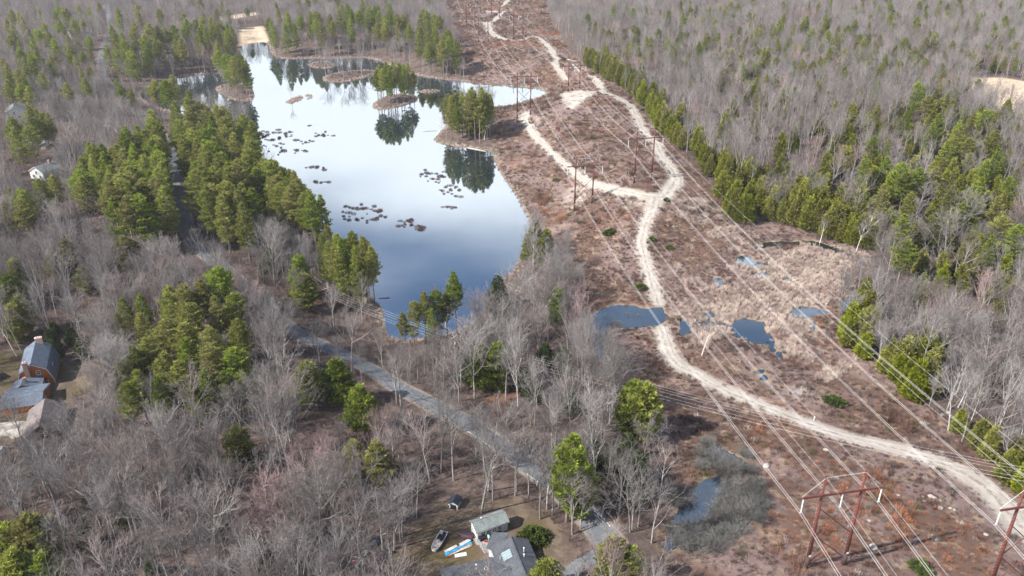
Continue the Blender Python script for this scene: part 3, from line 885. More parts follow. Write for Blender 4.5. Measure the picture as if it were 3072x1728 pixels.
for x in (-4.62, 4.62): oh.box('corner_board', (x, -0.03, 0.9), (0.24, 0.10, 3.4), M['white'])
# breezeway and garage belong to the same building line but stand as lower wings
bw = House('breezeway_wing', (-138.6, 195.6), (-140.2, 200.2), 'low grey roofed wing joining the orange house to its garage', 'house wing', 1.0)
bw.shell([(-2.6, 2.6), (0, 4.2), (4.6, 2.9)], M['orange'])
bw.slope((0, 4.2), (-3.0, 2.4), M['roof_blue']); bw.slope((0, 4.2), (4.9, 2.8), M['roof_blue'])
bw.chimney(0.8, 1.6, 5.4, 0.6, 0.6, M['brick'], 3.0)
ga = House('garage', (-130.6, 191.6), (-140.0, 189.2), 'orange shingled garage with wide grey blue roof in front of the gambrel house', 'garage', 1.2)
ga.shell([(-2.9, 2.6), (0, 4.6), (6.0, 3.1)], M['orange'])
ga.slope((0, 4.6), (-3.3, 2.33), M['roof_blue']); ga.slope((0, 4.6), (6.4, 3.0), M['roof_blue'])
ga.window((-2.9, 2.0, 1.6), 1.0, 1.3, 'left'); ga.window((-2.9, 7.0, 1.6), 1.2, 1.3, 'left'); ga.window((1.0, 0, 1.6), 0.9, 1.2, 'front')
ga.rake([(-3.3, 2.38), (0, 4.65), (6.4, 3.05)], -0.42, M['white'])
# brown barn
ba = House('barn', (-121.9, 173.9), (-126.4, 185.8), 'dark brown barn with weathered brown grey gable roof by the pale driveway', 'barn', 1.2)
ba.shell([(-4.0, 2.5), (0, 5.0), (4.0, 2.5)], M['brownwood'])
ba.slope((0, 5.0), (-4.6, 2.12), M['roof_brown']); ba.slope((0, 5.0), (4.6, 2.12), M['roof_brown'])
ba.window((0.9, 0, 2.3), 0.9, 1.2, 'front'); ba.box('door', (-1.8, -0.06, 1.0), (1.1, 0.10, 2.1), M['brownwood'])
ba.rake([(-4.6, 2.15), (0, 5.05), (4.6, 2.15)], -0.42, M['brownwood'])
tag(ba.box('white_sheet', (3.0, -0.9, 0.6), (1.7, 0.5, 0.12), M['whitesheet']), 'crumpled white sheet by the barn wall')
gs = House('garden_shed', (-152.5, 205.0), (-156.5, 207.5), 'small green shed left of the orange gambrel house', 'shed')
gs.shell([(-1.8, 2.2), (0, 3.0), (1.8, 2.2)], M['green']); gs.slope((0, 3.0), (-2.1, 2.05), M['roof_brown']); gs.slope((0, 3.0), (2.1, 2.05), M['roof_brown'])
gs.box('door', (-1.83, 2.0, 0.95), (0.06, 1.0, 1.9), M['green'])

# grey roofed house at the bottom
hb = House('grey_house', (3.0, 116.8), (-0.2, 127.8), 'sprawling grey roofed house with skylight at the bottom of the view', drop=1.5)
for a in range(3): CLEAR.append((-4 - 4 * a, 119 - a * 0.6, 6.0))
hb.shell([(-3.9, 2.8), (0, 4.4), (3.4, 2.9)], M['siding'])
hb.slope((0, 4.4), (3.75, 2.75), M['roof_grey']); hb.slope((0, 4.4), (-4.3, 2.64), M['roof_grey'])
hb.rake([(-4.2, 2.70), (0, 4.45), (3.75, 2.78)], -0.42, M['white'])
hb.box('ridge_cap', (0.0, hb.L / 2, 4.60), (0.32, hb.L + 0.7, 0.05), M['roof_grey'])
sk = MB()
xs0, xs1, ys0, ys1 = -2.9, -1.0, 6.6, 8.9
zr = lambda x: 4.4 + x * 0.41 + 0.20
sk.prism([(xs0, ys0, zr(xs0)), (xs1, ys0, zr(xs1)), (xs1, ys1, zr(xs1)), (xs0, ys1, zr(xs0))], [(xs0, ys0, zr(xs0) + .12), (xs1, ys0, zr(xs1) + .12), (xs1, ys1, zr(xs1) + .12), (xs0, ys1, zr(xs0) + .12)])
skf = sk.build('skylight', M['roof_pale'], hb.root)
for k in range(4):
    y0 = ys0 + 0.08 + k * 0.56; p = MB()
    p.prism([(xs0 + .08, y0, zr(xs0 + .08) + .125), (xs1 - .08, y0, zr(xs1 - .08) + .125), (xs1 - .08, y0 + .48, zr(xs1 - .08) + .125), (xs0 + .08, y0 + .48, zr(xs0 + .08) + .125)],
            [(xs0 + .08, y0, zr(xs0 + .08) + .16), (xs1 - .08, y0, zr(xs1 - .08) + .16), (xs1 - .08, y0 + .48, zr(xs1 - .08) + .16), (xs0 + .08, y0 + .48, zr(xs0 + .08) + .16)])
    p.build('pane', M['skyglass'], skf)
hb.pipe(1.6, 7.6, 3.6, 5.0, 0.09, True); hb.pipe(1.2, 6.2, 3.8, 4.7, 0.09, True); hb.pipe(-3.4, 7.6, 2.8, 4.2, 0.05)
# its long wing to the left, ridge running across
hw = House('house_wing', (-12.6, 116.3), (0.2, 120.2), 'long low grey roofed wing of the bottom house with stained shingles', 'house wing', 1.5)
hw.shell([(-5.2, 2.7), (0, 4.3), (4.6, 2.9)], M['siding'], 0.0, hw.L - 1.0)
hw.slope((0, 4.3), (-5.6, 2.58), M['roof_grey'], y1=hw.L - 0.4); hw.slope((0, 4.3), (5.0, 2.75), M['roof_grey'], y1=hw.L - 0.4)
hw.box('ridge_cap', (0, hw.L / 2, 4.52), (0.32, hw.L - 1, 0.05), M['roof_grey'])
tag(hw.pipe(-2.6, 6.6, 3.4, 4.9, 0.10, True), 'white stove pipe'); hw.pipe(1.9, 3.0, 3.6, 4.3, 0.06)
rh = hw.box('roof_hatch', (-1.9, 8.4, 3.98), (0.9, 0.7, 0.12), M['white']); hw.box('pane', (-1.9, 8.4, 4.05), (0.66, 0.5, 0.04), M['glass'])
for k in range(5): hw.window((-5.2, 2.0 + k * 2.4, 1.3), 1.0, 1.1, 'left')
hw.box('gutter', (5.15, hw.L / 2 - 1.5, 2.86), (0.14, hw.L - 4, 0.12), M['white'])
# lean-to entry roof beside the deck
le = House('entry_porch', (-3.6, 127.0), (-2.6, 131.0), 'small grey porch roof between deck and skylight', 'porch', 0.3)
le.shell([(-1.3, 2.6), (1.8, 3.2)], M['siding'], 0.2, 3.6); le.slope((1.9, 3.22), (-1.7, 2.52), M['roof_grey'])
le.window((-1.3, 1.8, 1.5), 0.9, 1.1, 'left')

# white studio with four windows behind the deck
st = House('studio', (-1.7, 136.9), (-8.1, 133.7), 'white studio with pale grey roof and a row of four windows', 'outbuilding', 0.8)
st.shell([(-1.7, 2.75), (0.2, 3.8), (1.5, 3.1)], M['white'])
st.slope((0.2, 3.8), (-1.9, 2.64), M['roof_pale']); st.slope((0.2, 3.8), (1.9, 2.9), M['roof_pale'])
st.rake([(-1.9, 2.66), (0.2, 3.84)], -0.42, M['white']); st.rake([(-1.9, 2.66), (0.2, 3.84)], st.L + 0.36, M['white'])
st.box('fascia', (-1.94, st.L / 2, 2.62), (0.05, st.L + 0.7, 0.2), M['white'])
for k in range(4): st.window((-1.7, 1.9 + k * 1.3, 1.75), 0.98, 1.05, 'left')
st.box('door', (-1.74, 0.65, 1.0), (0.06, 0.85, 1.95), M['whitesheet'])
st.box('lower_wall_panel', (-1.73, 4.2, 0.62), (0.05, 5.4, 0.7), M['black'])
st.pipe(0.5, 5.2, 3.3, 4.1, 0.08, True)

# deck: every board a part
def deck():
    root = empty('deck', (-4.9, 131.6, hz(-4.9, 131.6) + 0.35), math.atan2(3.2, 6.4), 'weathered grey board deck between studio and house', 'deck')
    me = {}
    for k in range(34):
        y = 2.6 - k * 0.16
        L, cx = (5.6, 0.1) if k < 16 else (3.6, -0.5)
        if (L,) not in me:
            b = MB(); b.box((0, 0, 0), (L, 0.135, 0.06)); me[(L,)] = b.mesh('plank', M['deck'])
        o = obj_from('plank', me[(L,)], root); o.location = (cx + random.uniform(-.02, .02), y, random.uniform(0, .012))
    f = MB(); f.box((0.1, 0, -0.25), (5.4, 5.2, 0.36)); f.build('frame', M['brownwood'], root)
    r = MB()
    for (x0, y0, x1, y1) in ((-2.3, -2.9, -2.3, -0.2), (-2.3, -2.9, 1.2, -2.9), (1.25, -2.9, 1.25, -1.0)):
        for q in range(4):
            x, y = x0 + (x1 - x0) * q / 3, y0 + (y1 - y0) * q / 3
            r.box((x, y, 0.5), (0.09, 0.09, 1.0))
        r.tube([(x0, y0, 1.02), (x1, y1, 1.02)], 0.05, 4); r.tube([(x0, y0, 0.55), (x1, y1, 0.55)], 0.035, 4)
    r.build('railing', M['deck'], root)
    return root
deck()
def at(x, y, dz=0.0): return (x, y, hz(x, y) + dz)
dz_deck = hz(-4.9, 131.6) + 0.38

def thing_mesh(name, loc, rz, label, cat, group=None):
    return empty(name, loc, rz, label, cat, group)
# items on the deck
t = thing_mesh('hot_tub', (-6.3, 132.2, dz_deck), 0.46, 'dark square tub standing on the deck', 'tub')
b = MB(); b.box((0, 0, 0.35), (1.3, 1.1, 0.7)); b.build('cabinet', M['black'], t); b = MB(); b.box((0, 0, 0.75), (1.4, 1.2, 0.09)); b.build('cover', M['black'], t)
t = thing_mesh('fuel_can', (-5.6, 131.5, dz_deck), 0.2, 'small red can on the deck beside the dark tub', 'can')
b = MB(); b.box((0, 0, 0.22), (0.5, 0.32, 0.44)); b.build('body', M['red'], t); b = MB(); b.tube([(0.1, 0, 0.44), (0.25, 0, 0.66)], 0.05, 6); b.build('spout', M['red'], t)
t = thing_mesh('garden_chair', (-5.1, 132.3, dz_deck), -0.4, 'pale teal plastic chair on the deck', 'chair')
b = MB(); b.box((0, 0, 0.42), (0.5, 0.5, 0.05)); b.build('seat', M['teal'], t); b = MB(); b.box((0, 0.24, 0.72), (0.5, 0.05, 0.55)); b.build('backrest', M['teal'], t)
for sx in (-.2, .2):
    for sy in (-.2, .2):
        b = MB(); b.box((sx, sy, 0.2), (0.05, 0.05, 0.4)); b.build('leg', M['teal'], t)
# green balusters leaning along the studio
t = thing_mesh('green_fence', (-4.9, 134.0, dz_deck), math.atan2(3.2, 6.4), 'short green picket rail below the studio windows', 'fence')
for k in range(9):
    b = MB(); b.box((-1.2 + k * 0.28, 0, 0.35), (0.1, 0.05, 0.7)); b.build('picket', M['green'], t)
b = MB(); b.box((0, 0.05, 0.6), (2.6, 0.05, 0.08)); b.build('rail', M['green'], t)

# small boat on the lawn
def boat():
    x, y = -15.5, 132.2
    t = thing_mesh('open_boat', at(x, y, 0.1), -0.33, 'small white open boat with faded tan foredeck on the lawn', 'boat')
    L, W = 5.8, 1.9
    sec = [(-L / 2, 0.85, 0.7), (-L / 2 + 1.0, 0.95, 0.72), (0, 0.97, 0.75), (L / 2 - 1.4, 0.92, 0.8), (L / 2 - 0.5, 0.75, 0.84), (L / 2, 0.45, 0.86)]
    mb = MB(); ids = []
    for (yy, w, h) in sec:
        base = len(mb.v)
        mb.v += [(-w, -yy, h), (-w * 0.82, -yy, 0.18), (0, -yy, 0.02), (w * 0.82, -yy, 0.18), (w, -yy, h), (w - 0.14, -yy, h), (-w + 0.14, -yy, h)]
        ids.append(base)
    for a, c in zip(ids[:-1], ids[1:]):
        for k in (0, 1, 2, 3): mb.f.append((a + k, a + k + 1, c + k + 1, c + k))
        mb.f.append((a + 4, a + 5, c + 5, c + 4)); mb.f.append((a + 6, a, c, c + 6))
    mb.f.append(tuple(ids[0] + k for k in (4, 3, 2, 1, 0))); mb.f.append(tuple(ids[-1] + k for k in range(5)))
    mb.build('hull', M['gel'], t)
    d = MB(); d.prism([(-0.82, 0.2, 0.70), (0.82, 0.2, 0.70), (0.78, -2.2, 0.74), (-0.78, -2.2, 0.74)], [(-0.80, 0.2, 0.80), (0.80, 0.2, 0.80), (0.76, -2.2, 0.84), (-0.76, -2.2, 0.84)]); d.build('foredeck', M['tandeck'], t)
    d = MB(); d.box((0, 1.6, 0.42), (1.6, 2.5, 0.06)); d.build('cockpit_floor', M['black'], t)
    d = MB(); d.box((0.45, 0.1, 1.0), (0.55, 0.5, 0.5)); d.box((0.45, 0.3, 1.3), (0.5, 0.06, 0.3)); d.build('console', M['black'], t)
    d = MB(); d.box((-0.45, 2.3, 0.75), (0.6, 0.5, 0.6)); d.build('seat', M['gel'], t)
    d = MB(); d.box((0, -2.62, 0.62), (1.05, 0.4, 0.42)); d.build('bow_cover', M['tandeck'], t)
    return t
boat()
# covered boat by the studio
def covered_boat():
    t = thing_mesh('covered_boat', at(-9.7, 133.6), 2.65, 'boat under a dark maroon cover beside the white studio', 'boat')
    sec = [(-2.0, 0.25, 1.25), (-1.6, 0.75, 1.3), (-0.6, 1.05, 1.35), (0.6, 1.1, 1.2), (1.7, 0.95, 1.05), (2.2, 0.7, 0.9)]
    mb = MB(); ids = []
    for x, w, h in sec:
        ids.append(len(mb.v)); mb.v += [(x, -w * 0.8, 0.25), (x, -w, h * 0.72), (x, -w * 0.5, h * 0.92), (x, 0, h), (x, w * 0.5, h * 0.92), (x, w, h * 0.72), (x, w * 0.8, 0.25)]
    for a, c in zip(ids[:-1], ids[1:]):
        for k in range(6): mb.f.append((a + k, c + k, c + k + 1, a + k + 1))
    mb.f.append(tuple(ids[0] + k for k in range(7))); mb.f.append(tuple(ids[-1] + k for k in range(6, -1, -1)))
    mb.build('cover', M['maroon'], t, True)
    d = MB(); d.tube([(-2.0, 0, 1.28), (-2.6, 0, 0.6)], 0.08, 6); d.box((0, 0, 0.18), (3.0, 0.5, 0.2)); d.build('cradle', M['metal'], t)
covered_boat()
# lumber pile with tarp and sheets
def lumber():
    t = thing_mesh('lumber_pile', at(-11.2, 130.0), math.atan2(3.4, 5.6), 'long stack of pale and reddish lumber on the lawn', 'lumber')
    r = random.Random(5)
    for k in range(22):
        b = MB(); b.box((0, 0, 0), (r.uniform(4.5, 6.6), 0.17, 0.10)); row, lay = k % 8, k // 8
        o = b.build('board', M['lumber_red'] if row < 3 and lay < 2 else M['lumber'], t)
        o.location = (r.uniform(-.3, .3), -0.72 + row * 0.2, 0.06 + lay * 0.12); o.rotation_euler.z = r.uniform(-.03, .03)
    for x in (-2.2, 0, 2.2):
        b = MB(); b.box((x, 0, -0.05), (0.15, 1.7, 0.12)); b.build('bearer', M['brownwood'], t)
    z = hz(-11.2, 130.0)
    tb = empty('tarp', (-11.2, 130.0, z), math.atan2(3.4, 5.6), 'crumpled bright blue tarp lying along the lumber stack', 'tarp')
    g = MB(); nx, ny = 26, 5; rr = random.Random(2)
    for i in range(nx + 1):
        for j in range(ny + 1):
            x = -3.3 + 6.3 * i / nx; y = -0.02 + (j / ny - 0.5) * (0.75 + 0.25 * math.sin(i * .8)) + 0.15 * math.sin(x * 0.9)
            g.v.append((x, y, 0.47 + rr.uniform(-.06, .08) - (0.25 if j in (0, ny) else 0)))
    for i in range(nx):
        for j in range(ny): a = i * (ny + 1) + j; g.f.append((a, a + ny + 1, a + ny + 2, a + 1))
    g.build('sheet', M['bluetarp'], tb)
    for (x, y, w, d, lb) in ((-1.5, 0.62, 3.0, 0.7, 'pale plywood sheet lying behind the blue tarp'), (1.9, 0.75, 2.6, 0.8, 'grey plywood sheet at the deck end of the lumber stack')):
        c, s_ = math.cos(math.atan2(3.4, 5.6)), math.sin(math.atan2(3.4, 5.6))
        m_ = MB(); m_.box((0, 0, 0.50), (w, d, 0.05)); o = m_.build('plywood_sheet', M['whitesheet'], None)
        o.location = (-11.2 + x * c - y * s_, 130.0 + x * s_ + y * c, z); o.rotation_euler.z = math.atan2(3.4, 5.6) + 0.1; tag(o, lb, 'plywood')
    m_ = MB(); m_.box((0, 0, 0.12), (2.5, 1.0, 0.10)); o = m_.build('white_board', M['whitesheet'], None)
    o.location = at(-10.7, 128.3); o.rotation_euler.z = 0.25; tag(o, 'white flat board on the ground below the blue tarp', 'board')
lumber()
# little dark roofed shed
ls = House('small_shed', (-13.2, 143.4), (-12.5, 146.0), 'tiny pale shed with navy roof and open dark doorway', 'shed', 0.4)
ls.shell([(-0.95, 1.6), (0, 2.2), (0.95, 1.6)], M['siding']); ls.slope((0, 2.2), (-1.2, 1.46), M['roof_navy'], 0.12); ls.slope((0, 2.2), (1.2, 1.46), M['roof_navy'], 0.12)
ls.box('doorway', (0, -0.03, 0.75), (1.4, 0.05, 1.45), M['black']); ls.rake([(-1.2, 1.46), (0, 2.24), (1.2, 1.46)], -0.18, M['siding'], 0.14)  # doorway is a black panel on the solid wall, standing in for shade inside
# tarped trailer, utility vehicle and clutter at the left of the lawn
t = thing_mesh('tarped_trailer', at(-28.0, 126.8), -0.12, 'trailer under a dark maroon tarp at the wood edge', 'trailer')
b = MB(); b.prism([(-1.3, -2.7, 0.35), (1.3, -2.7, 0.35), (1.35, 2.7, 0.35), (-1.35, 2.7, 0.35)], [(-0.95, -2.5, 1.15), (0.95, -2.5, 1.15), (1.2, 2.6, 1.45), (-1.2, 2.6, 1.45)]); b.build('tarp', M['maroon'], t)
b = MB(); b.box((0, 0, 0.3), (2.2, 5.2, 0.12)); b.tube([(0, -2.6, 0.3), (0, -3.8, 0.35)], 0.06, 6); b.build('frame', M['metal'], t)
for sx in (-1.15, 1.15):
    b = MB(); b.tube([(sx - 0.1, 0, 0.32), (sx + 0.1, 0, 0.32)], 0.32, 12); b.build('wheel', M['black'], t)
t = thing_mesh('round_canopy', at(-29.4, 133.0), 0.3, 'dark green round canopied garden tractor behind the tarped trailer', 'tractor')
b = MB(); b.dome((0, 0, 0.9), (1.4, 1.1, 0.55), 14, 4); b.build('canopy', M['roof_navy'], t)
b = MB(); b.box((0, 0, 0.6), (1.5, 0.9, 0.5)); b.build('body', M['green'], t)
for sx in (-.6, .6):
    b = MB(); b.tube([(sx, -0.62, 0.36), (sx, -0.42, 0.36)], 0.36, 10); b.build('wheel', M['black'], t)
t = thing_mesh('water_heater', at(-30.9, 130.0), 0.0, 'white round drum with a long pale pole lying from it', 'drum')
b = MB(); b.tube([(0, 0, 0.0), (0, 0, 0.75)], 0.45, 14); b.build('body', M['white'], t); b = MB(); b.tube([(-0.1, -0.4, 0.15), (-1.3, -3.3, 0.1)], 0.07, 6); b.build('pole', M['metal'], t)
def bucket(x, y, mat, label):
    t = thing_mesh('bucket', at(x, y), 0.0, label, 'bucket')
    b = MB(); b.tube([(0, 0, 0), (0, 0, 0.55)], [0.26, 0.33], 12, False); b.tube([(0, 0, 0.02), (0, 0, 0.06)], 0.25, 12); b.build('body', mat, t)
    b = MB(); b.tube([(-0.33, 0, 0.5), (-0.2, 0, 0.72), (0.2, 0, 0.72), (0.33, 0, 0.5)], 0.02, 4); b.build('handle', M['metal'], t)
bucket(-32.2, 126.2, M['white'], 'white bucket near the end of the pale pole')
bucket(-33.0, 127.6, M['red'], 'red bucket among the brush left of the pale pole')
bucket(-25.0, 129.9, M['black'], 'dark bucket at the foot of a bare tree on the lawn')
# evergreen round bush by the grey house is built with the plants; posts and rails beside the driveway
t = thing_mesh('post_fence', at(7.2, 121.5), -0.9, 'short pale post and rail fence between grey house and driveway', 'fence')
for k in range(4):
    b = MB(); b.box((-2.4 + k * 1.6, 0, 0.55), (0.12, 0.12, 1.2)); b.build('post', M['deadwood'], t)
for zz in (0.5, 0.95):
    b = MB(); b.tube([(-2.5, 0, zz), (2.5, 0, zz)], 0.05, 5); b.build('rail', M['deadwood'], t)

# houses far to the left
def far_house(front, back, w, hw_, hr, wall, roof, label):
    h = House('house', front, back, label, 'house', 1.5)
    h.shell([(-w, hw_), (0, hr), (w, hw_)], wall)
    h.slope((0, hr), (-w - 0.4, hw_ - (hr - hw_) * 0.4 / w), roof); h.slope((0, hr), (w + 0.4, hw_ - (hr - hw_) * 0.4 / w), roof)
    h.rake([(-w - 0.4, hw_ - 0.2), (0, hr + 0.05), (w + 0.4, hw_ - 0.2)], -0.42, M['white'])
    h.window((0, 0, hw_ - 0.6), 1.3, 1.6, 'front'); h.window((-2.2, 0, 1.5), 1.3, 1.5, 'front'); h.window((2.2, 0, 1.5), 1.3, 1.5, 'front')
    for k in range(3): h.window((w, 2 + k * 3, 1.6), 1.2, 1.5, 'right'); h.window((-w, 2 + k * 3, 1.6), 1.2, 1.5, 'left')
    h.chimney(0.6, h.L * 0.75, hr + 1.1, 0.9, 0.8, M['brick'], hr - 1.2)
    return h
far_house((-301.5, 494.0), (-306.5, 506.5), 5.2, 4.6, 7.4, M['white'], M['roof_pale'], 'white house with pale grey roof half hidden by pines near the left edge')
far_house((-268.5, 436.5), (-255.0, 439.8), 4.5, 3.6, 5.8, M['white'], M['roof_pale'], 'long white house behind dark trunks at the left')
far_house((-231.0, 383.0), (-227.0, 392.5), 4.6, 4.0, 6.4, M['white'], M['roof_pale'], 'small white house with grey gable roof among the left pines')
far_house((-395, 760), (-383, 770), 5.0, 4.0, 7.0, M['white'], M['roof_grey'], 'far white house in the wood near the top left corner')
# curved white fence in the left wood
t = empty('white_fence', (0, 0, 0), 0, 'curved white fence in the bare wood left of the pond', 'fence')
pts = smooth_open(ground([(250,322),(263,320),(277,321),(288,328),(298,337)]), 2.2)
for x, y in pts:
    b = MB(); b.box((x, y, hz(x, y) + 0.75), (0.18, 0.18, 1.6)); b.build('post', M['white'], t)
for (x0, y0), (x1, y1) in zip(pts[:-1], pts[1:]):
    b = MB()
    for zz in (0.35, 0.8, 1.25): b.tube([(x0, y0, hz(x0, y0) + zz), (x1, y1, hz(x1, y1) + zz)], 0.14, 4)
    b.build('rail', M['white'], t)

# ------------------------------------------------------------------ steel H-frame towers
def px(x, y): return (x / VS, y / VS)                    # photograph pixels -> view
def on_depth(p, yy):
    """height and x of a sight line where it reaches the distance yy"""
    r = rays([p])[0]; t = yy / r[1]
    return r[0] * t, CAM_H + r[2] * t
LINE_ANG = math.radians(10.8)
CAX = Vector((math.cos(LINE_ANG), math.sin(LINE_ANG), 0))
def tower(base, top, arm, label, span=8.2, half=8.2, xs=1, detail=False, xy=None, ztop=None, zarm=None):
    if xy is None:
        x, y = G1(*base)
        if top is not None: ztop = on_depth(top, y)[1]
        zarm = ztop - 3.7 if arm is None else on_depth(arm, y - 0.7)[1]
    else: x, y = xy
    c = Vector((x, y, 0)) + CAX * (span / 2)
    root = empty('power_tower', (c.x, c.y, hz(c.x, c.y)), LINE_ANG, label, 'power tower', 'rust red H-frame towers along the cut strip')
    z0 = root.location.z
    for sx in (-1, 1):
        p = Vector((c.x, c.y, 0)) + CAX * (sx * span / 2); zb = hz(p.x, p.y) - z0
        b = MB(); b.tube([(sx * span / 2, 0, zb - 0.3), (sx * span / 2, 0, ztop - z0)], [0.46, 0.24], 12); po = b.build('pole', M['corten'], root, True)
        b = MB(); b.tube([(sx * span / 2, 0, zb - 0.3), (sx * span / 2, 0, zb + 3.0)], [0.475, 0.445], 12); b.build('base_coating', M['corten_dark'], po, True)
        b = MB(); b.box((sx * span / 2, -0.47, zb + 3.4), (0.5, 0.04, 0.45)); b.build('number_plate', M['white'], po)
        if detail:
            b = MB()
            for k in range(int((ztop - z0 - zb - 4) / 0.42)):
                zz = zb + 3.5 + k * 0.42; s = 1 if k % 2 else -1
                rr = 0.46 - 0.22 * (zz - zb) / (ztop - z0 - zb)
                b.box((sx * span / 2 - rr - 0.09, s * 0.09, zz), (0.20, 0.04, 0.04))
            st_ = b.build('step_bolts', M['metal'], po); st_['kind'] = 'stuff'
    za = zarm - z0
    b = MB(); b.box((0, -0.42, za), (half * 2, 0.24, 0.42)); b.build('crossarm', M['corten'], root)
    zg = hz(c.x, c.y) - z0
    hgt = za - zg
    for k in range(xs):
        zc = zg + hgt * (0.50 if xs == 1 else (0.62 if k == 0 else 0.27)); q = span * 0.47
        for s in (-1, 1):
            b = MB(); b.tube([(-s * span / 2, 0.06 * s, zc - q), (s * span / 2, 0.06 * s, zc + q)], 0.11, 5); b.build('brace', M['corten'], root)
    for (a, z1, e, z2) in ((-half, za + 0.2, -span / 2, ztop - z0 - 0.25), (half, za + 0.2, span / 2, ztop - z0 - 0.25), (-span / 2, ztop - z0 - 0.15, span / 2, ztop - z0 - 0.15)):
        b = MB(); b.tube([(a, -0.2, z1), (e, -0.2, z2)], 0.028, 4); b.build('stay', M['alu'], root)
    at_ = []
    for s in (-1, 0, 1):
        xx = s * (half - 0.15)
        b = MB(); b.tube([(xx, -0.42, za - 0.45), (xx, -0.42, za - 3.3)], 0.13, 8); ins = b.build('insulator', M['polymer'], root)
        b = MB(); b.box((xx, -0.42, za - 3.5), (0.62, 0.16, 0.16)); b.tube([(xx, -0.42, za - 0.1), (xx, -0.42, za - 0.5)], 0.05, 6); b.build('clamp', M['metal'], ins)
        w = Vector((c.x, c.y, 0)) + CAX * xx + Vector((0.08, -0.42, 0))
        at_.append(Vector((w.x, w.y, zarm - 3.6)))
    sh = [Vector((c.x, c.y, ztop - 0.1)) + CAX * (s * span / 2) for s in (-1, 1)]
    CLEAR.append((c.x, c.y, 9.0))
    return at_, sh
LINE_A = [
 tower(px(2408, 1745), None, None, 'rust red steel tower nearest the bottom edge, with step bolts', detail=True, xs=2, xy=(58.2, 120.7), ztop=43.3, zarm=39.1),
 tower(px(1650 + 378 / 5.175, 380 + 1308 / 5.175), px(1650 + 390 / 5.175, 380 + 495 / 5.175), px(1650 + 245 / 5.175, 380 + 620 / 5.175), 'rust red tower left of the track fork, crossing the thin track'),
 tower(px(1500 + 266 / 5.152, 180 + 903 / 5.152), px(1500 + 265 / 5.152, 180 + 168 / 5.152), px(1500 + 165 / 5.152, 180 + 262 / 5.152), 'rust red tower at the pond side in front of the white water arm'),
 tower(px(1300 + 877 / 6.44, 822 / 6.44), px(1300 + 868 / 6.44, 318 / 6.44), px(1300 + 780 / 6.44, 412 / 6.44), 'far tower left of the winding pale track beyond the pond'),
 tower(px(1300 + 577 / 6.44, 395 / 6.44), None, None, 'far tower cut by the top edge, standing leftmost of all', ztop=30.0, zarm=26.0, xy=(-43.0, 810.0))]
a10 = on_plane([px(2750 + 1040 / 4.165, 1380 + 630 / 4.165)], 39.3)[0]
LINE_B = [
 tower(None, None, None, 'rust red tower half outside the right edge beside the pale track', detail=True, xs=2, xy=(float(a10[0]) + 4.1 * CAX.x, float(a10[1]) + 4.1 * CAX.y + 0.42), ztop=43.6, zarm=39.3),
 tower(px(1650 + 1303 / 5.175, 380 + 875 / 5.175), px(1650 + 1352 / 5.175, 380 + 55 / 5.175), px(1650 + 1210 / 5.175, 380 + 190 / 5.175), 'rust red tower between the two arms of the forked track'),
 tower(px(1500 + 1053 / 5.152, 180 + 490 / 5.152), px(1500 + 1060 / 5.152, 180 + 10 / 5.152), px(1500 + 955 / 5.152, 180 + 97 / 5.152), 'rust red tower on the sandy pad by the wood corner'),
 tower(px(1300 + 1553 / 6.44, 765 / 6.44), px(1300 + 1550 / 6.44, 165 / 6.44), px(1300 + 1455 / 6.44, 292 / 6.44), 'far tower right of the winding pale track beyond the pond'),
 tower(px(1300 + 1055 / 6.44, 200 / 6.44), None, None, 'far tower cut by the top edge behind the small pale pad', ztop=30.0, zarm=26.0, xy=(-21.0, 880.0))]

def strand(name, pts, rad, label, cat, group, sag=0.022, n=16):
    """one cable through all its supports, sagging between them; built as one tube"""
    mb = MB(); path = []
    for a, b in zip(pts[:-1], pts[1:]):
        L = (b - a).length
        for i in range(n):
            t = i / n; p = a.lerp(b, t); p.z -= 4 * sag * L * t * (1 - t); path.append(p)
    path.append(pts[-1])
    mb.tube(path, rad, 4)
    o = mb.build(name, M['alu'])
    return tag(o, label, cat, group)
for nm, line in (('left', LINE_A), ('right', LINE_B)):
    d0 = Vector((0.165, -0.985, 0)); dn = Vector((-0.10, 0.99, 0))
    for c_, which in enumerate(('left', 'middle', 'right')):
        for sub, o in enumerate((-0.24, 0.24)):
            P_ = [t_[0][c_] + CAX * o for t_ in line]
            P_ = [P_[0] + d0 * 230] + P_ + [P_[-1] + dn * 230 + Vector((0, 0, 3))]
            strand('power_cable', P_, 0.023, '%s strand of the %s twin power cable on the %s tower line' % ('outer' if sub == 0 else 'inner', which, nm), 'cable', 'conductors strung along the towers', 0.020)
    for c_, which in enumerate(('left', 'right')):
        P_ = [t_[1][c_] for t_ in line]
        P_ = [P_[0] + d0 * 230] + P_ + [P_[-1] + dn * 230]
        strand('shield_wire', P_, 0.014, 'thin single wire on the %s pole tops of the %s tower line' % (which, nm), 'wire', 'thin wires strung along the pole tops', 0.013)

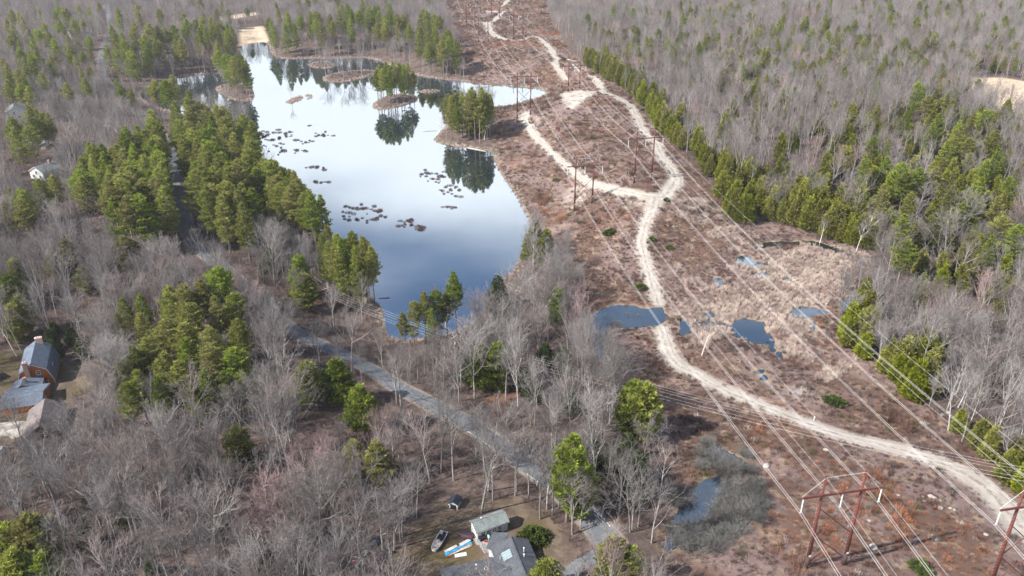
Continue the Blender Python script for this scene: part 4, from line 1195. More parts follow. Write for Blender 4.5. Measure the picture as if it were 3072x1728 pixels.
# wooden utility poles and the wires along the road
UP = [(-112.0, 318.0, None), (-65.7, 258.5, None), (-18.0, 222.0, None), (32.8, 184.9, 21.8)]
e = on_plane([(2760, 1215)], 26.0)[0]; UP.append((float(e[0]), float(e[1]), 26.0))
tops = []
UL = ['wooden utility pole hidden in the wood left of the pond', 'brown wooden utility pole with pale crossarm beside the pond end', 'wooden utility pole in the bare wood below the pond', 'wooden utility pole beside the bright pine at the strip edge', 'wooden utility pole beyond the right edge']
for i, (x, y, zt) in enumerate(UP):
    z = hz(x, y)
    if zt is None: zt = z + 10.4
    if i == 1: zt = on_depth((816, 724), 258.5)[1]
    if zt - z < 8: zt = z + 9
    nxt = UP[min(i + 1, len(UP) - 1)]; prv = UP[max(i - 1, 0)]
    dirv = Vector((nxt[0] - prv[0], nxt[1] - prv[1], 0)).normalized(); side = Vector((-dirv.y, dirv.x, 0))
    h = zt - z
    if i < 4:
        t = empty('utility_pole', (x, y, z), math.atan2(side.y, side.x), UL[i], 'utility pole', 'wooden poles along the road')
        b = MB(); b.tube([(0, 0, -0.5), (0.05, 0, h)], [0.20, 0.13], 8); b.build('pole', M['polewood'], t)
        b = MB(); b.box((0, 0.14, h - 0.5), (2.5, 0.12, 0.14)); b.build('crossarm', M['deadwood'], t)
        b = MB(); b.box((0, -0.14, h - 1.6), (2.0, 0.10, 0.10)); b.build('crossarm', M['deadwood'], t)
        for xx in (-1.15, 0.0, 1.15):
            b = MB(); b.tube([(xx, 0.14, h - 0.43), (xx, 0.14, h - 0.12)], 0.08, 6); b.build('insulator', M['white'], t)
        b = MB(); b.tube([(0.05, -0.36, h - 2.9), (0.05, -0.36, h - 2.0)], 0.27, 10); b.build('transformer', M['whitesheet'], t)
        CLEAR.append((x, y, 3.0))
    base = Vector((x, y, z))
    tops.append([base + side * s + Vector((0, 0, h - dz)) for s, dz in ((-1.15, 0.1), (0.0, 0.1), (1.15, 0.1), (0.15, 2.2), (0.2, 3.2))])
for k in range(5):
    lb = ('nearest', 'middle', 'farthest')[k] + ' upper wire of the roadside pole line' if k < 3 else ('upper' if k == 3 else 'lowest') + ' single cable slung below the roadside pole line'
    o = strand('roadside_wire', [q[k] for q in tops], 0.013 if k < 4 else 0.018, lb, 'wire', 'wires on the roadside poles', 0.016, 12)

# ------------------------------------------------------------------ boulders, fallen logs, post
def rock_mesh(seed):
    r = random.Random(seed); b = MB(); b.dome((0, 0, 0), (1, 0.8, 0.6), 9, 3, 0.16, seed, True)
    return b.mesh('boulder', M['stone'], True)
ROCKS = [rock_mesh(i) for i in range(4)]
def c9(x, y): return (1717.3 + x / 3, 966 + y / 3)
for (x, y, s, lb) in [(632, 620, 0.95, 'largest pale boulder lying alone under the left power cables'), (1872, 850, 0.75, 'pale boulder, left of a touching pair on the rusty slope'), (1900, 860, 0.6, 'pale boulder, right of a touching pair on the rusty slope'),
                      (1950, 888, 0.55, 'round pale boulder below the touching pair'), (1945, 940, 0.75, 'dull flat boulder low on the rusty slope'), (2020, 938, 0.45, 'small pale boulder at the edge of the rusty slope'),
                      (2050, 952, 0.4, 'last small boulder of the rusty slope, rightmost'), (1815, 852, 0.38, 'little boulder above the rusty hollow'), (1825, 885, 0.4, 'little boulder left of the round one'), (1627, 840, 0.42, 'pale stone behind the near left tower arm'),
                      (2290, 1140, 0.55, 'white stone in the dry grass left of the right edge tower'), (1440, 1235, 1.0, 'grey boulder under the middle power cables'), (2005, 215, 0.7, 'pale boulder beside the right wood'), (1960, 235, 0.65, 'white boulder under the far right cables'),
                      (2425, 60, 0.5, 'small boulder in the rough ground by the right wood'), (1080, 500, 0.7, 'pale low boulder between the left and middle cables'), (1410, 1035, 0.4, 'small stone right of the near tower'), (1750, 560, 0.35, 'small stone below the pale track')]:
    u, v = c9(x, y); p = G3(u, v)
    o = obj_from('boulder', ROCKS[int(x) % 4]); o.location = p + Vector((0, 0, 0.15 * s)); o.scale = (s, s, s * 0.85); o.rotation_euler.z = x
    tag(o, lb, 'boulder', 'pale boulders in the scrub')
def log(name, a, b, r, label, z=None):
    pa, pb = G3(*a), G3(*b)
    if z is not None: pa.z, pb.z = z, z + 0.1
    else: pa.z += r; pb.z += r
    m = MB(); m.tube([pa, pa.lerp(pb, 0.5) + Vector((0, 0, 0.04)), pb], [r, r * 0.85, r * 0.5], 7)
    d = (pb - pa); s = Vector((-d.y, d.x, 0)).normalized()
    for t_ in (0.35, 0.6, 0.8):
        q = pa.lerp(pb, t_); m.tube([q, q + d * 0.10 + s * d.length * 0.10 + Vector((0, 0, 0.4))], r * 0.3, 4)
    tag(m.build(name, M['deadwood']), label, 'log', 'fallen grey trunks')
log('fallen_log', c9(2165, 400), c9(2215, 500), 0.28, 'grey log leaning on the bank under the far right cables')
log('fallen_log', (1176, 372), (1222, 384), 0.22, 'silvery trunk lying in the water off the tree peninsula', 0.12)
log('fallen_log', (1064, 340), (1100, 331), 0.18, 'dark branchy trunk reaching into the pond left of the peninsula', 0.1)
log('fallen_log', (1097, 315), (1120, 326), 0.15, 'thin trunk beside the left point of the peninsula', 0.15)
log('fallen_log', (1000, 266), (1046, 256), 0.2, 'pale trunk along the front of the pine island', 0.25)
log('fallen_log', (953, 754), (982, 757), 0.2, 'dark short log in the water by the near pine clump', 0.06)
log('fallen_log', (1331, 262), (1362, 254), 0.2, 'dark trunk in the white water arm behind the pond side tower', 0.1)
log('fallen_log', (1440, 162), (1462, 186), 0.35, 'grey fallen crown behind the sandy pad tower')
log('fallen_log', (1425, 150), (1452, 156), 0.3, 'tangled grey trunk at the wood corner')
p = G3(*c9(990, 275)); b = MB(); b.box((0, 0, 0.55), (0.22, 0.22, 1.3)); b.box((0, 0, 1.25), (0.3, 0.3, 0.1)); o = b.build('marker_post', M['white']); o.location = p
tag(o, 'short white marker post beside the pale track', 'post')
# dead trunk on the near bank and parked clutter at the far left
t = thing_mesh('parked_car', at(*G1(2, 1141)), 0.3, 'white car cut by the left edge below the brown barn', 'car')
b = MB(); b.prism([(-0.85, -2.1, 0.35), (0.85, -2.1, 0.35), (0.85, 2.1, 0.35), (-0.85, 2.1, 0.35)], [(-0.8, -2.0, 0.85), (0.8, -2.0, 0.85), (0.8, 2.0, 0.9), (-0.8, 2.0, 0.9)]); b.build('body', M['white'], t)
b = MB(); b.prism([(-0.75, -1.1, 0.86), (0.75, -1.1, 0.86), (0.75, 1.6, 0.88), (-0.75, 1.6, 0.88)], [(-0.6, -0.4, 1.4), (0.6, -0.4, 1.4), (0.6, 1.1, 1.4), (-0.6, 1.1, 1.4)]); b.build('cabin', M['glass'], t)
b = MB(); b.box((0, 0.35, 1.42), (1.2, 1.5, 0.05)); b.build('roof', M['white'], t)
for sx in (-.8, .8):
    for sy in (-1.3, 1.3):
        b = MB(); b.tube([(sx - .1, sy, .33), (sx + .1, sy, .33)], .33, 12); b.build('wheel', M['black'], t)
CLEAR.append((*G1(2, 1141), 3.5))
for xx, yy in ((-15.5, 132.2), (-28, 127), (-9.7, 133.6), (-11.2, 130), (-4.9, 131.6), (-12.8, 144.7), (-30.9, 130)): CLEAR.append((xx, yy, 4.0))
# ------------------------------------------------------------------ tree meshes (each kind in several shapes, shared by all trees of that kind)
def polyline_tubes(lines, k):
    """many tapered tubes at once: lines = list of (points, radii)"""
    mb = MB()
    for p, r in lines: mb.tube(p, r, k, cap=False)
    return mb

def bent(p, d, L, n, wob, up, r):
    """a branch: n steps from p along d, wobbling and bending upwards"""
    pts = [Vector(p)]; d = Vector(d).normalized()
    for i in range(n):
        d = (d + Vector((r.uniform(-wob, wob), r.uniform(-wob, wob), r.uniform(-wob, wob) + up))).normalized()
        pts.append(pts[-1] + d * (L / n))
    return pts
def at_t(pts, t):
    s = t * (len(pts) - 1); i = min(int(s), len(pts) - 2); f = s - i
    return pts[i].lerp(pts[i + 1], f), (pts[i + 1] - pts[i]).normalized()
def off_axis(d, ang, az):
    a = Vector((1, 0, 0)) if abs(d.x) < 0.7 else Vector((0, 1, 0))
    e1 = d.cross(a).normalized(); e2 = d.cross(e1)
    return (d * math.cos(ang) + (e1 * math.cos(az) + e2 * math.sin(az)) * math.sin(ang)).normalized()

def bare_tree_meshes(name, seed, Ht, fork, nlimb, spread, fine, twig_mat, bark='bark', rb=0.24, lean=0.0):
    """trunk mesh (stem and limbs) and crown mesh (branches and twigs) of a leafless tree"""
    r = random.Random(seed)
    wood, l1, l2, l3 = [], [], [], []
    stem = bent((0, 0, -0.3), (lean, 0, 1), Ht * 0.9, 8, 0.06, 0.03, r)
    wood.append((stem, [rb * (1 - 0.85 * i / 8) for i in range(9)]))
    limbs = []
    az = r.uniform(0, 6.28)
    for i in range(nlimb):
        t = fork + (0.92 - fork) * (i + r.random() * 0.6) / nlimb
        p, d = at_t(stem, t)
        az += 2.4 + r.uniform(-0.5, 0.5)
        ang = spread * r.uniform(0.65, 1.25)
        L = Ht * (0.50 - 0.30 * (t - fork) / (1 - fork)) * r.uniform(0.8, 1.2)
        lp = bent(p, off_axis(d, ang, az), L, 5, 0.13, 0.09, r)
        rr = rb * 0.50 * (1 - 0.55 * t)
        wood.append((lp, [rr * (1 - 0.8 * j / 5) for j in range(6)]))
        limbs.append((lp, L))
    limbs.append((stem[4:], Ht * 0.4))
    n2, n3, n4 = (6, 5, 3) if fine else (5, 4, 0)
    for lp, L in limbs:
        for j in range(n2):
            t = 0.22 + 0.78 * (j + r.random()) / n2
            p, d = at_t(lp, min(t, 0.99))
            L2 = L * (0.62 - 0.35 * t) * r.uniform(0.7, 1.3)
            b = bent(p, off_axis(d, r.uniform(0.45, 0.95), r.uniform(0, 6.28)), L2, 3, 0.18, 0.12, r)
            l1.append((b, [0.045, 0.034, 0.024, 0.014] if fine else [0.055, 0.04, 0.03, 0.022]))
            for q in range(n3):
                t2 = 0.25 + 0.75 * (q + r.random()) / n3
                p2, d2 = at_t(b, min(t2, 0.99))
                L3 = max(0.5, L2 * (0.62 - 0.3 * t2)) * r.uniform(0.7, 1.3)
                c = bent(p2, off_axis(d2, r.uniform(0.4, 0.9), r.uniform(0, 6.28)), L3, 2, 0.2, 0.12, r)
                l2.append((c, [0.021, 0.016, 0.009] if fine else [0.030, 0.022, 0.014]))
                for s in range(n4):
                    p3, d3 = at_t(c, r.uniform(0.3, 1.0) * 0.99)
                    e = bent(p3, off_axis(d3, r.uniform(0.4, 0.9), r.uniform(0, 6.28)), L3 * r.uniform(0.4, 0.7), 1, 0.1, 0.1, r)
                    l3.append((e, [0.013, 0.007]))
    tw = polyline_tubes(wood, 6 if fine else 4).mesh(name + '_trunk', M[bark], True)
    cm = MB()
    for ls, k in ((l1, 4 if fine else 3), (l2, 3), (l3, 3)):
        m_ = polyline_tubes(ls, k); cm.add(m_.v, m_.f)
    return tw, cm.mesh(name + '_crown', M[twig_mat], True)

def blades(cent, dirs, length, width, r, n, droop=0.0, spread=0.9):
    """n long leaf-sized triangles round each centre, fanned about its direction (numpy)"""
    c = np.repeat(cent, n, 0); d = np.repeat(dirs, n, 0)
    m = len(c)
    a = d + r.normal(0, spread, (m, 3)) * np.array([1, 1, 0.7]) - np.array([0, 0, droop])
    a /= np.linalg.norm(a, axis=1)[:, None]
    b = np.cross(a, r.normal(0, 1, (m, 3))); b /= np.linalg.norm(b, axis=1)[:, None] + 1e-9
    L = length * r.uniform(0.6, 1.3, (m, 1)); W = width * r.uniform(0.7, 1.3, (m, 1))
    s = c + r.normal(0, 0.12, (m, 3)) * length
    v = np.stack([s - b * W * 0.25, s + a * L * 0.55 - b * W * 0.6, s + a * L, s + a * L * 0.55 + b * W * 0.6], 1)
    return v.reshape(-1, 3)

def leaf_mesh(name, quads, mat):
    me = bpy.data.meshes.new(name)
    n = len(quads)
    me.vertices.add(n); me.vertices.foreach_set('co', quads.astype(np.float32).ravel())
    me.loops.add(n); me.loops.foreach_set('vertex_index', np.arange(n, dtype=np.int32))
    me.polygons.add(n // 4); me.polygons.foreach_set('loop_start', np.arange(0, n, 4, dtype=np.int32))
    me.update(calc_edges=True)
    me.materials.append(mat)
    return me

def pine_meshes(name, seed, Ht, base, width, flat=0.5, dens=1.0, ragged=0.3):
    """white pine: trunk with whorls of level limbs and plumes of needles on their outer parts"""
    r = random.Random(seed); g = np.random.default_rng(seed)
    wood = []
    stem = bent((0, 0, -0.4), (0, 0, 1), Ht, 8, 0.012, 0.02, r)
    wood.append((stem, [0.34 * Ht / 26 * (1 - 0.9 * i / 8) for i in range(9)]))
    cent, dirs = [], []
    z = base * Ht
    while z < Ht * 0.975:
        f = (z - base * Ht) / (Ht * (1 - base))
        prof = min(1.0, 0.50 + 1.6 * f) * (1 - f ** (1.5 + flat)) ** 0.85
        nb = 5 if f < 0.85 else 4
        a0 = r.uniform(0, 6.28)
        for b in range(nb):
            if r.random() < ragged * 0.45 * (1 - f): continue
            az = a0 + b * 6.283 / nb + r.uniform(-0.35, 0.35)
            L = max(0.5, width * prof * r.uniform(1 - ragged, 1 + ragged * 0.75))
            p, _ = at_t(stem, z / Ht)
            rise = 0.12 + 0.55 * f + r.uniform(-0.15, 0.15)
            bp = bent(p, (math.cos(az), math.sin(az), rise), L, 4, 0.07, 0.05, r)
            wood.append((bp, [0.075, 0.06, 0.045, 0.03, 0.012]))
            nt = max(2, int(L * 1.55 * dens))
            for i in range(nt):
                t = 0.30 + 0.70 * (i + r.random()) / nt
                q, d = at_t(bp, min(t, 0.99))
                side = Vector((-math.sin(az), math.cos(az), 0))
                for sgn in (-1, 0, 1):
                    lat = sgn * (0.20 + 0.34 * L * (1 - abs(t - 0.55)) * r.uniform(0.25, 1.0)) * 0.8
                    cent.append(q + side * lat + d * abs(lat) * 0.35 + Vector((0, 0, r.uniform(-0.1, 0.22))))
                    dirs.append((d * 0.8 + side * sgn * 0.6 + Vector((0, 0, 0.55))))
        z += Ht * (1 - base) / 15.0 * r.uniform(0.75, 1.25)
    top = stem[-1]
    for i in range(4):
        cent.append(top - Vector((0, 0, 0.35 * i))); dirs.append(Vector((0, 0, 1)))
    c = np.array([tuple(q) for q in cent]); d = np.array([tuple(q) for q in dirs])
    q = blades(c, d, 0.80, 0.21, g, 8, 0.0, 0.6)
    return polyline_tubes(wood, 4).mesh(name + '_trunk', M['pinebark'], True), leaf_mesh(name + '_crown', q, M['pine'])

def cone_meshes(name, seed, Ht, width, mat, power=0.8, n=900, low=0.06, L=0.75, W=0.24, lumps=0.32):
    """cedar or hemlock: dense narrow crown of sprays round a straight stem"""
    r = random.Random(seed); g = np.random.default_rng(seed)
    stem = bent((0, 0, -0.3), (0, 0, 1), Ht * 0.98, 5, 0.01, 0.02, r)
    wood = [(stem, [0.17, 0.14, 0.11, 0.08, 0.05, 0.02])]
    zf = low + (1 - low) * (1 - np.sqrt(g.uniform(0, 1, n) * 0.97))
    az = g.uniform(0, 2 * math.pi, n)
    lob = 1 + lumps * np.sin(az * 3 + zf * 17 + seed) * np.cos(zf * 31 + az + seed * 2)
    prof = np.minimum(1, 0.72 + zf * 1.4) * (1 - zf ** 1.4) ** power * lob
    rad = width * prof * np.sqrt(g.uniform(0.25, 1, n)) + 0.1
    c = np.stack([rad * np.cos(az), rad * np.sin(az), zf * Ht], 1)
    d = np.stack([np.cos(az) * 0.7, np.sin(az) * 0.7, np.full(n, 0.75)], 1)
    q = blades(c, d, L, W, g, 5, 0.0, 0.5)
    return polyline_tubes(wood, 5).mesh(name + '_trunk', M['pinebark'], True), leaf_mesh(name + '_crown', q, M[mat])

def tuft_mesh(name, seed, n, R, h, mat, w=0.05, lean=0.6, domed=True):
    """low clump of n upright blades or twigs"""
    g = np.random.default_rng(seed)
    rad = R * np.sqrt(g.uniform(0, 1, n)); az = g.uniform(0, 2 * math.pi, n)
    x, y = rad * np.cos(az), rad * np.sin(az)
    hh = h * g.uniform(0.55, 1.15, n) * (np.sqrt(np.maximum(0.15, 1 - (rad / (R * 1.12)) ** 2)) if domed else 1.0)
    dx = x / R * lean * hh + g.normal(0, 0.16, n) * hh; dy = y / R * lean * hh + g.normal(0, 0.16, n) * hh
    a2 = g.uniform(0, math.pi, n); bx, by = np.cos(a2) * w, np.sin(a2) * w
    z0 = -0.08 + (0.45 * hh * g.uniform(0, 1, n) if domed else 0.0)
    p0 = np.stack([x - bx, y - by, z0 + 0 * x], 1); p1 = np.stack([x + bx, y + by, z0 + 0 * x], 1)
    p2 = np.stack([x + dx + bx * 0.35, y + dy + by * 0.35, z0 + hh], 1); p3 = np.stack([x + dx - bx * 0.35, y + dy - by * 0.35, z0 + hh], 1)
    q = np.stack([p0, p1, p2, p3], 1).reshape(-1, 3)
    return leaf_mesh(name, q, M[mat])

def twig_bush(name, seed, R, h, mat, n=34, sub=7, rad=0.02):
    """bare shrub: stems fanning up from the ground with many twigs"""
    r = random.Random(seed)
    ls = []
    for i in range(n):
        az = r.uniform(0, 6.28); t = math.sqrt(r.random())
        d = Vector((math.cos(az) * t * R / h * 1.1, math.sin(az) * t * R / h * 1.1, 1.0))
        st = bent((math.cos(az) * R * 0.25 * t, math.sin(az) * R * 0.25 * t, -0.1), d, h * r.uniform(0.75, 1.1) * math.sqrt(1 + (t * R / h) ** 2) * (1 - 0.25 * t), 3, 0.16, 0.0, r)
        ls.append((st, [rad * 1.6, rad * 1.3, rad, rad * 0.6]))
        for s in range(sub):
            p, dd = at_t(st, r.uniform(0.3, 0.98))
            ls.append((bent(p, off_axis(dd, r.uniform(0.4, 1.0), r.uniform(0, 6.28)), h * r.uniform(0.18, 0.42), 1, 0.1, 0.1, r), [rad * 0.8, rad * 0.45]))
    return polyline_tubes(ls, 3).mesh(name, M[mat], True)

BARE = [bare_tree_meshes('bare_tree', 100 + i, 20.0, f, n, s, True, 'twig') for i, (f, n, s) in enumerate(
    [(0.34, 9, 0.62), (0.28, 10, 0.55), (0.42, 8, 0.50), (0.30, 9, 0.78), (0.22, 9, 0.48), (0.48, 8, 0.70), (0.36, 10, 0.58), (0.25, 8, 0.66)])]
BUD = [bare_tree_meshes('budding_tree', 140 + i, 16.0, f, n, s, True, 'bud') for i, (f, n, s) in enumerate([(0.18, 9, 0.50), (0.22, 10, 0.60), (0.15, 9, 0.45)])]
BIRCH = [bare_tree_meshes('birch', 160 + i, 16.0, 0.45, 7, 0.55, True, 'twig', 'birch', 0.17, 0.06) for i in range(2)]
FAR = [bare_tree_meshes('far_tree', 200 + i, 20.0, f, n, s, False, 'twig') for i, (f, n, s) in enumerate([(0.34, 8, 0.6), (0.25, 9, 0.5), (0.45, 7, 0.7), (0.3, 8, 0.55)])]
FARBUD = [bare_tree_meshes('far_budding_tree', 220 + i, 16.0, 0.2, 8, 0.5, False, 'bud') for i in range(2)]
PINE = [pine_meshes('white_pine', 300 + i, 26.0, b, w, fl, 1.0, rg) for i, (b, w, fl, rg) in enumerate(
    [(0.30, 4.6, 0.5, 0.30), (0.22, 5.2, 0.9, 0.38), (0.42, 4.4, 0.8, 0.40), (0.18, 4.6, 0.2, 0.25), (0.50, 4.2, 1.0, 0.45), (0.26, 4.4, 0.1, 0.25)])]
YPINE = [pine_meshes('young_pine', 330 + i, 14.0, b, w, 0.5, 1.3, 0.28) for i, (b, w) in enumerate([(0.10, 3.9), (0.14, 4.4), (0.08, 3.6)])]
CEDAR = [cone_meshes('cedar', 360 + i, 12.0, w, 'cedar', p, 1000) for i, (w, p) in enumerate([(2.3, 0.8), (2.8, 0.7), (2.0, 0.9), (2.6, 1.0)])]
HEML = [cone_meshes('hemlock', 380 + i, 11.0, w, 'hemlock', 1.0, 800) for i, w in enumerate([2.8, 3.2])]
SCRUB = [tuft_mesh('scrub_tuft', 400 + i, 60, R, h, 'scrub', 0.042, 0.55) for i, (R, h) in enumerate([(0.85, 0.9), (1.1, 0.75), (0.7, 1.15), (0.95, 0.6)])]
REED = [tuft_mesh('reed_tuft', 420 + i, 46, R, h, 'reed', 0.06, 0.25, False) for i, (R, h) in enumerate([(0.55, 1.2), (0.8, 1.0), (0.45, 1.4)])]
UNDER = [twig_bush('undergrowth', 440 + i, R, h, 'under', 13, 6, 0.016) for i, (R, h) in enumerate([(1.3, 2.2), (1.0, 3.0), (1.6, 1.6)])]
GREYS = [twig_bush('grey_shrub', 460 + i, R, h, 'greyshrub', 80, 9, 0.018) for i, (R, h) in enumerate([(1.9, 2.2), (2.2, 1.9), (1.6, 2.4)])]
BOG = [tuft_mesh('bog_shrub', 480 + i, 120, R, h, 'bogshrub', 0.045, 0.5) for i, (R, h) in enumerate([(1.0, 1.0), (1.3, 0.8), (0.8, 1.1)])]

def place(name, meshes, x, y, z, s, rz, lean=(0, 0), shape=None, sxy=1.0):
    """one tree: an Empty at its foot that parents trunk and crown"""
    tw, cm = meshes[shape if shape is not None else random.randrange(len(meshes))]
    e = empty(name, (x, y, z), rz)
    e.rotation_euler = (lean[0], lean[1], rz)
    e.scale = (s * sxy, s * sxy, s)
    obj_from('trunk', tw, e); obj_from('crown', cm, e)
    return e

# ------------------------------------------------------------------ where trees stand
TREES = []          # (object, kind, x, y, top view u, v, height, look)
def remember(o, kind, x, y, z, h, look=''):
    u, v, d = project(x, y, z + h * 0.8)
    TREES.append(dict(o=o, kind=kind, x=x, y=y, u=u, v=v, h=h, d=d, look=look))

occupied = []       # (x, y, r) kept clear of random trees
def pine_top(u, v, h, kind='pine', look=''):
    x, y = G1(u, v, h)
    if grid_at(SD_POND, [x], [y])[0] < 0.8 :
        return
    z = hz(x, y)
    occupied.append((x, y, 3.0 if kind != 'cedar' else 1.8))
    SPECS.append((kind, x, y, z, h, random.uniform(1.0, 1.28) if kind == 'pine' else random.uniform(1.0, 1.3)))
SPECS = []
KINDS = {'pine': (PINE, 26.0, 'white_pine'), 'young': (YPINE, 14.0, 'young_pine'), 'cedar': (CEDAR, 12.0, 'cedar_tree'), 'hemlock': (HEML, 11.0, 'hemlock_tree')}

# evergreens standing by themselves or in named clumps: position of the tip in the view, height
EVERGREENS = [
 # near clump beside the orange house
 *[(u, v, h, 'pine') for u, v, h in [(540,668,24),(500,700,22),(588,735,21),(460,712,22),(417,716,20),(478,760,21),(540,745,22),(598,800,19),(352,738,17),(306,748,16),(293,788,17),(350,790,18),
   (413,800,20),(455,812,20),(530,820,22),(470,850,20),(360,850,19),(330,870,18),(405,885,19),(450,905,19),(520,870,20),(575,872,19),(610,880,17),(300,905,17),(340,930,17),(510,925,18),(560,935,16),(390,945,17),(480,960,15),(310,960,14),(600,935,15)]],
 # isolated trees in the bare wood
 (160,602,15,'young'),(180,612,12,'young'),(125,640,11,'young'),(312,594,14,'young'),(30,648,16,'young'),(12,690,14,'young'),(204,670,11,'young'),(18,765,14,'young'),(40,740,15,'young'),
 (60,1300,17,'young'),(15,1312,15,'young'),(95,1330,15,'young'),(30,1390,15,'young'),(105,1395,13,'young'),(590,1070,12,'young'),(745,640,17,'young'),(758,690,14,'young'),
 (768,910,15,'young'),(843,905,15,'young'),(905,972,15,'young'),(884,1112,12,'young'),(950,1110,13,'young'),(1212,868,15,'young'),(1248,862,16,'young'),(1434,1088,24,'pine'),(1455,1165,15,'young'),
 (1596,955,17,'young'),(1620,960,18,'young'),(1545,1352,15,'young'),(1590,1378,12,'young'),(1380,1415,9,'young'),(1400,722,15,'young'),(1350,555,15,'cedar'),(1375,575,14,'cedar'),(1330,585,13,'cedar'),(1358,605,11,'cedar'),(1252,690,15,'hemlock'),
 # clump right at the pond end
 *[(u, v, h, 'pine') for u, v, h in [(822,566,21),(812,590,22),(850,588,22),(872,602,23),(905,592,22),(935,605,21),(952,622,20),(880,640,20),(918,650,19),(945,668,17),(828,620,18)]],
 (1205,285,13,'cedar'),(1184,290,12,'cedar'),(1196,300,10,'cedar'),(1179,163,22,'pine'),(1172,190,14,'young'),
 *[(u, v, h, 'pine') for u, v, h in [(588,124,23),(600,135,22),(612,128,23),(622,140,22),(578,145,20),(606,155,20)]],
 # right wood: pines above the bare crowns
 *[(u, v, h, 'pine') for u, v, h in [(1737,20,19),(1787,22,20),(1828,20,20),(1800,52,18),(1722,48,18),(1760,45,17),(1897,38,20),(1964,62,19),(2132,68,19),(2164,88,17),(2310,58,18),(2314,205,23),(2340,240,20),(2418,316,23),(2436,345,20),(2410,345,18),
   (2182,390,21),(2272,405,22),(2316,420,18),(2482,275,19),(2507,290,18),(2515,372,21),(2490,400,20),(2222,320,15),(2235,355,16),(2186,287,15),(2285,602,22),(2462,470,20),(2290,480,20),(2290,115,15),(2330,30,18),(1980,10,17),(2080,22,16),(2420,15,18),(2520,8,18)]],
]
for u, v, h, k in EVERGREENS: pine_top(u, v, h, k)
# wooded island, tree peninsula and west islet: positions of the feet
for u, v, h in [(952,263,20),(966,267,24),(983,269,25),(1000,264,26),(1016,259,25),(1030,252,22),(975,257,26),(994,254,25),(1010,250,24),(960,257,22),(1042,249,17),
                (1124,342,24),(1138,352,25),(1152,358,23),(1164,346,26),(1180,352,27),(1196,359,28),(1207,362,26),(1216,355,28),(1226,350,26),(1148,334,25),(1186,336,27),(1210,338,27),(1233,342,24),(1132,330,22),
                (598,240,23),(611,247,25),(622,241,24),(631,245,22),(606,232,25),(590,237,21),(618,230,23),
                (868,778,24),(909,788,25),(944,776,24),(880,758,25),(850,768,23),(925,764,26),(897,742,25),(930,750,24),(862,742,24),(838,748,22),
                (1150,843,23),(1042,868,16),(1072,864,19),(1102,858,19),(1126,850,17),(1022,884,14),(1088,880,15)]:
    x, y = G1(u, v)
    if grid_at(SD_POND, [x], [y])[0] < 0.1: continue
    occupied.append((x, y, 2.2)); SPECS.append(('pine', x, y, hz(x, y), h * 1.05, 0.80))

def fill_tops(poly, n, h0, h1, kind, sep, seed, edge=2.2):
    """n tree tips spread over an outline of the view, at least sep metres apart on the ground"""
    r = random.Random(seed); P = np.array(poly, float)
    lo, hi = P.min(0), P.max(0); got, tries = [], 0
    while len(got) < n and tries < n * 60:
        tries += 1
        u, v = r.uniform(lo[0], hi[0]), r.uniform(lo[1], hi[1])
        if sdf(np.array([u]), np.array([v]), P)[0] > 0: continue
        h = r.uniform(h0, h1); x, y = G1(u, v, h)
        if any((x - a) ** 2 + (y - b) ** 2 < sep * sep for a, b in got): continue
        if any((x - a) ** 2 + (y - b) ** 2 < 9 for a, b, _ in occupied): continue
        if grid_at(SD_ROAD, [x], [y])[0] < 2.5 or grid_at(SD_POND, [x], [y])[0] < 1.5: continue
        if grid_at(SD_CORR, [x], [y])[0] < edge or grid_at(SD_MEAD, [x], [y])[0] < 3: continue
        got.append((x, y)); pine_top(u, v, h, kind)

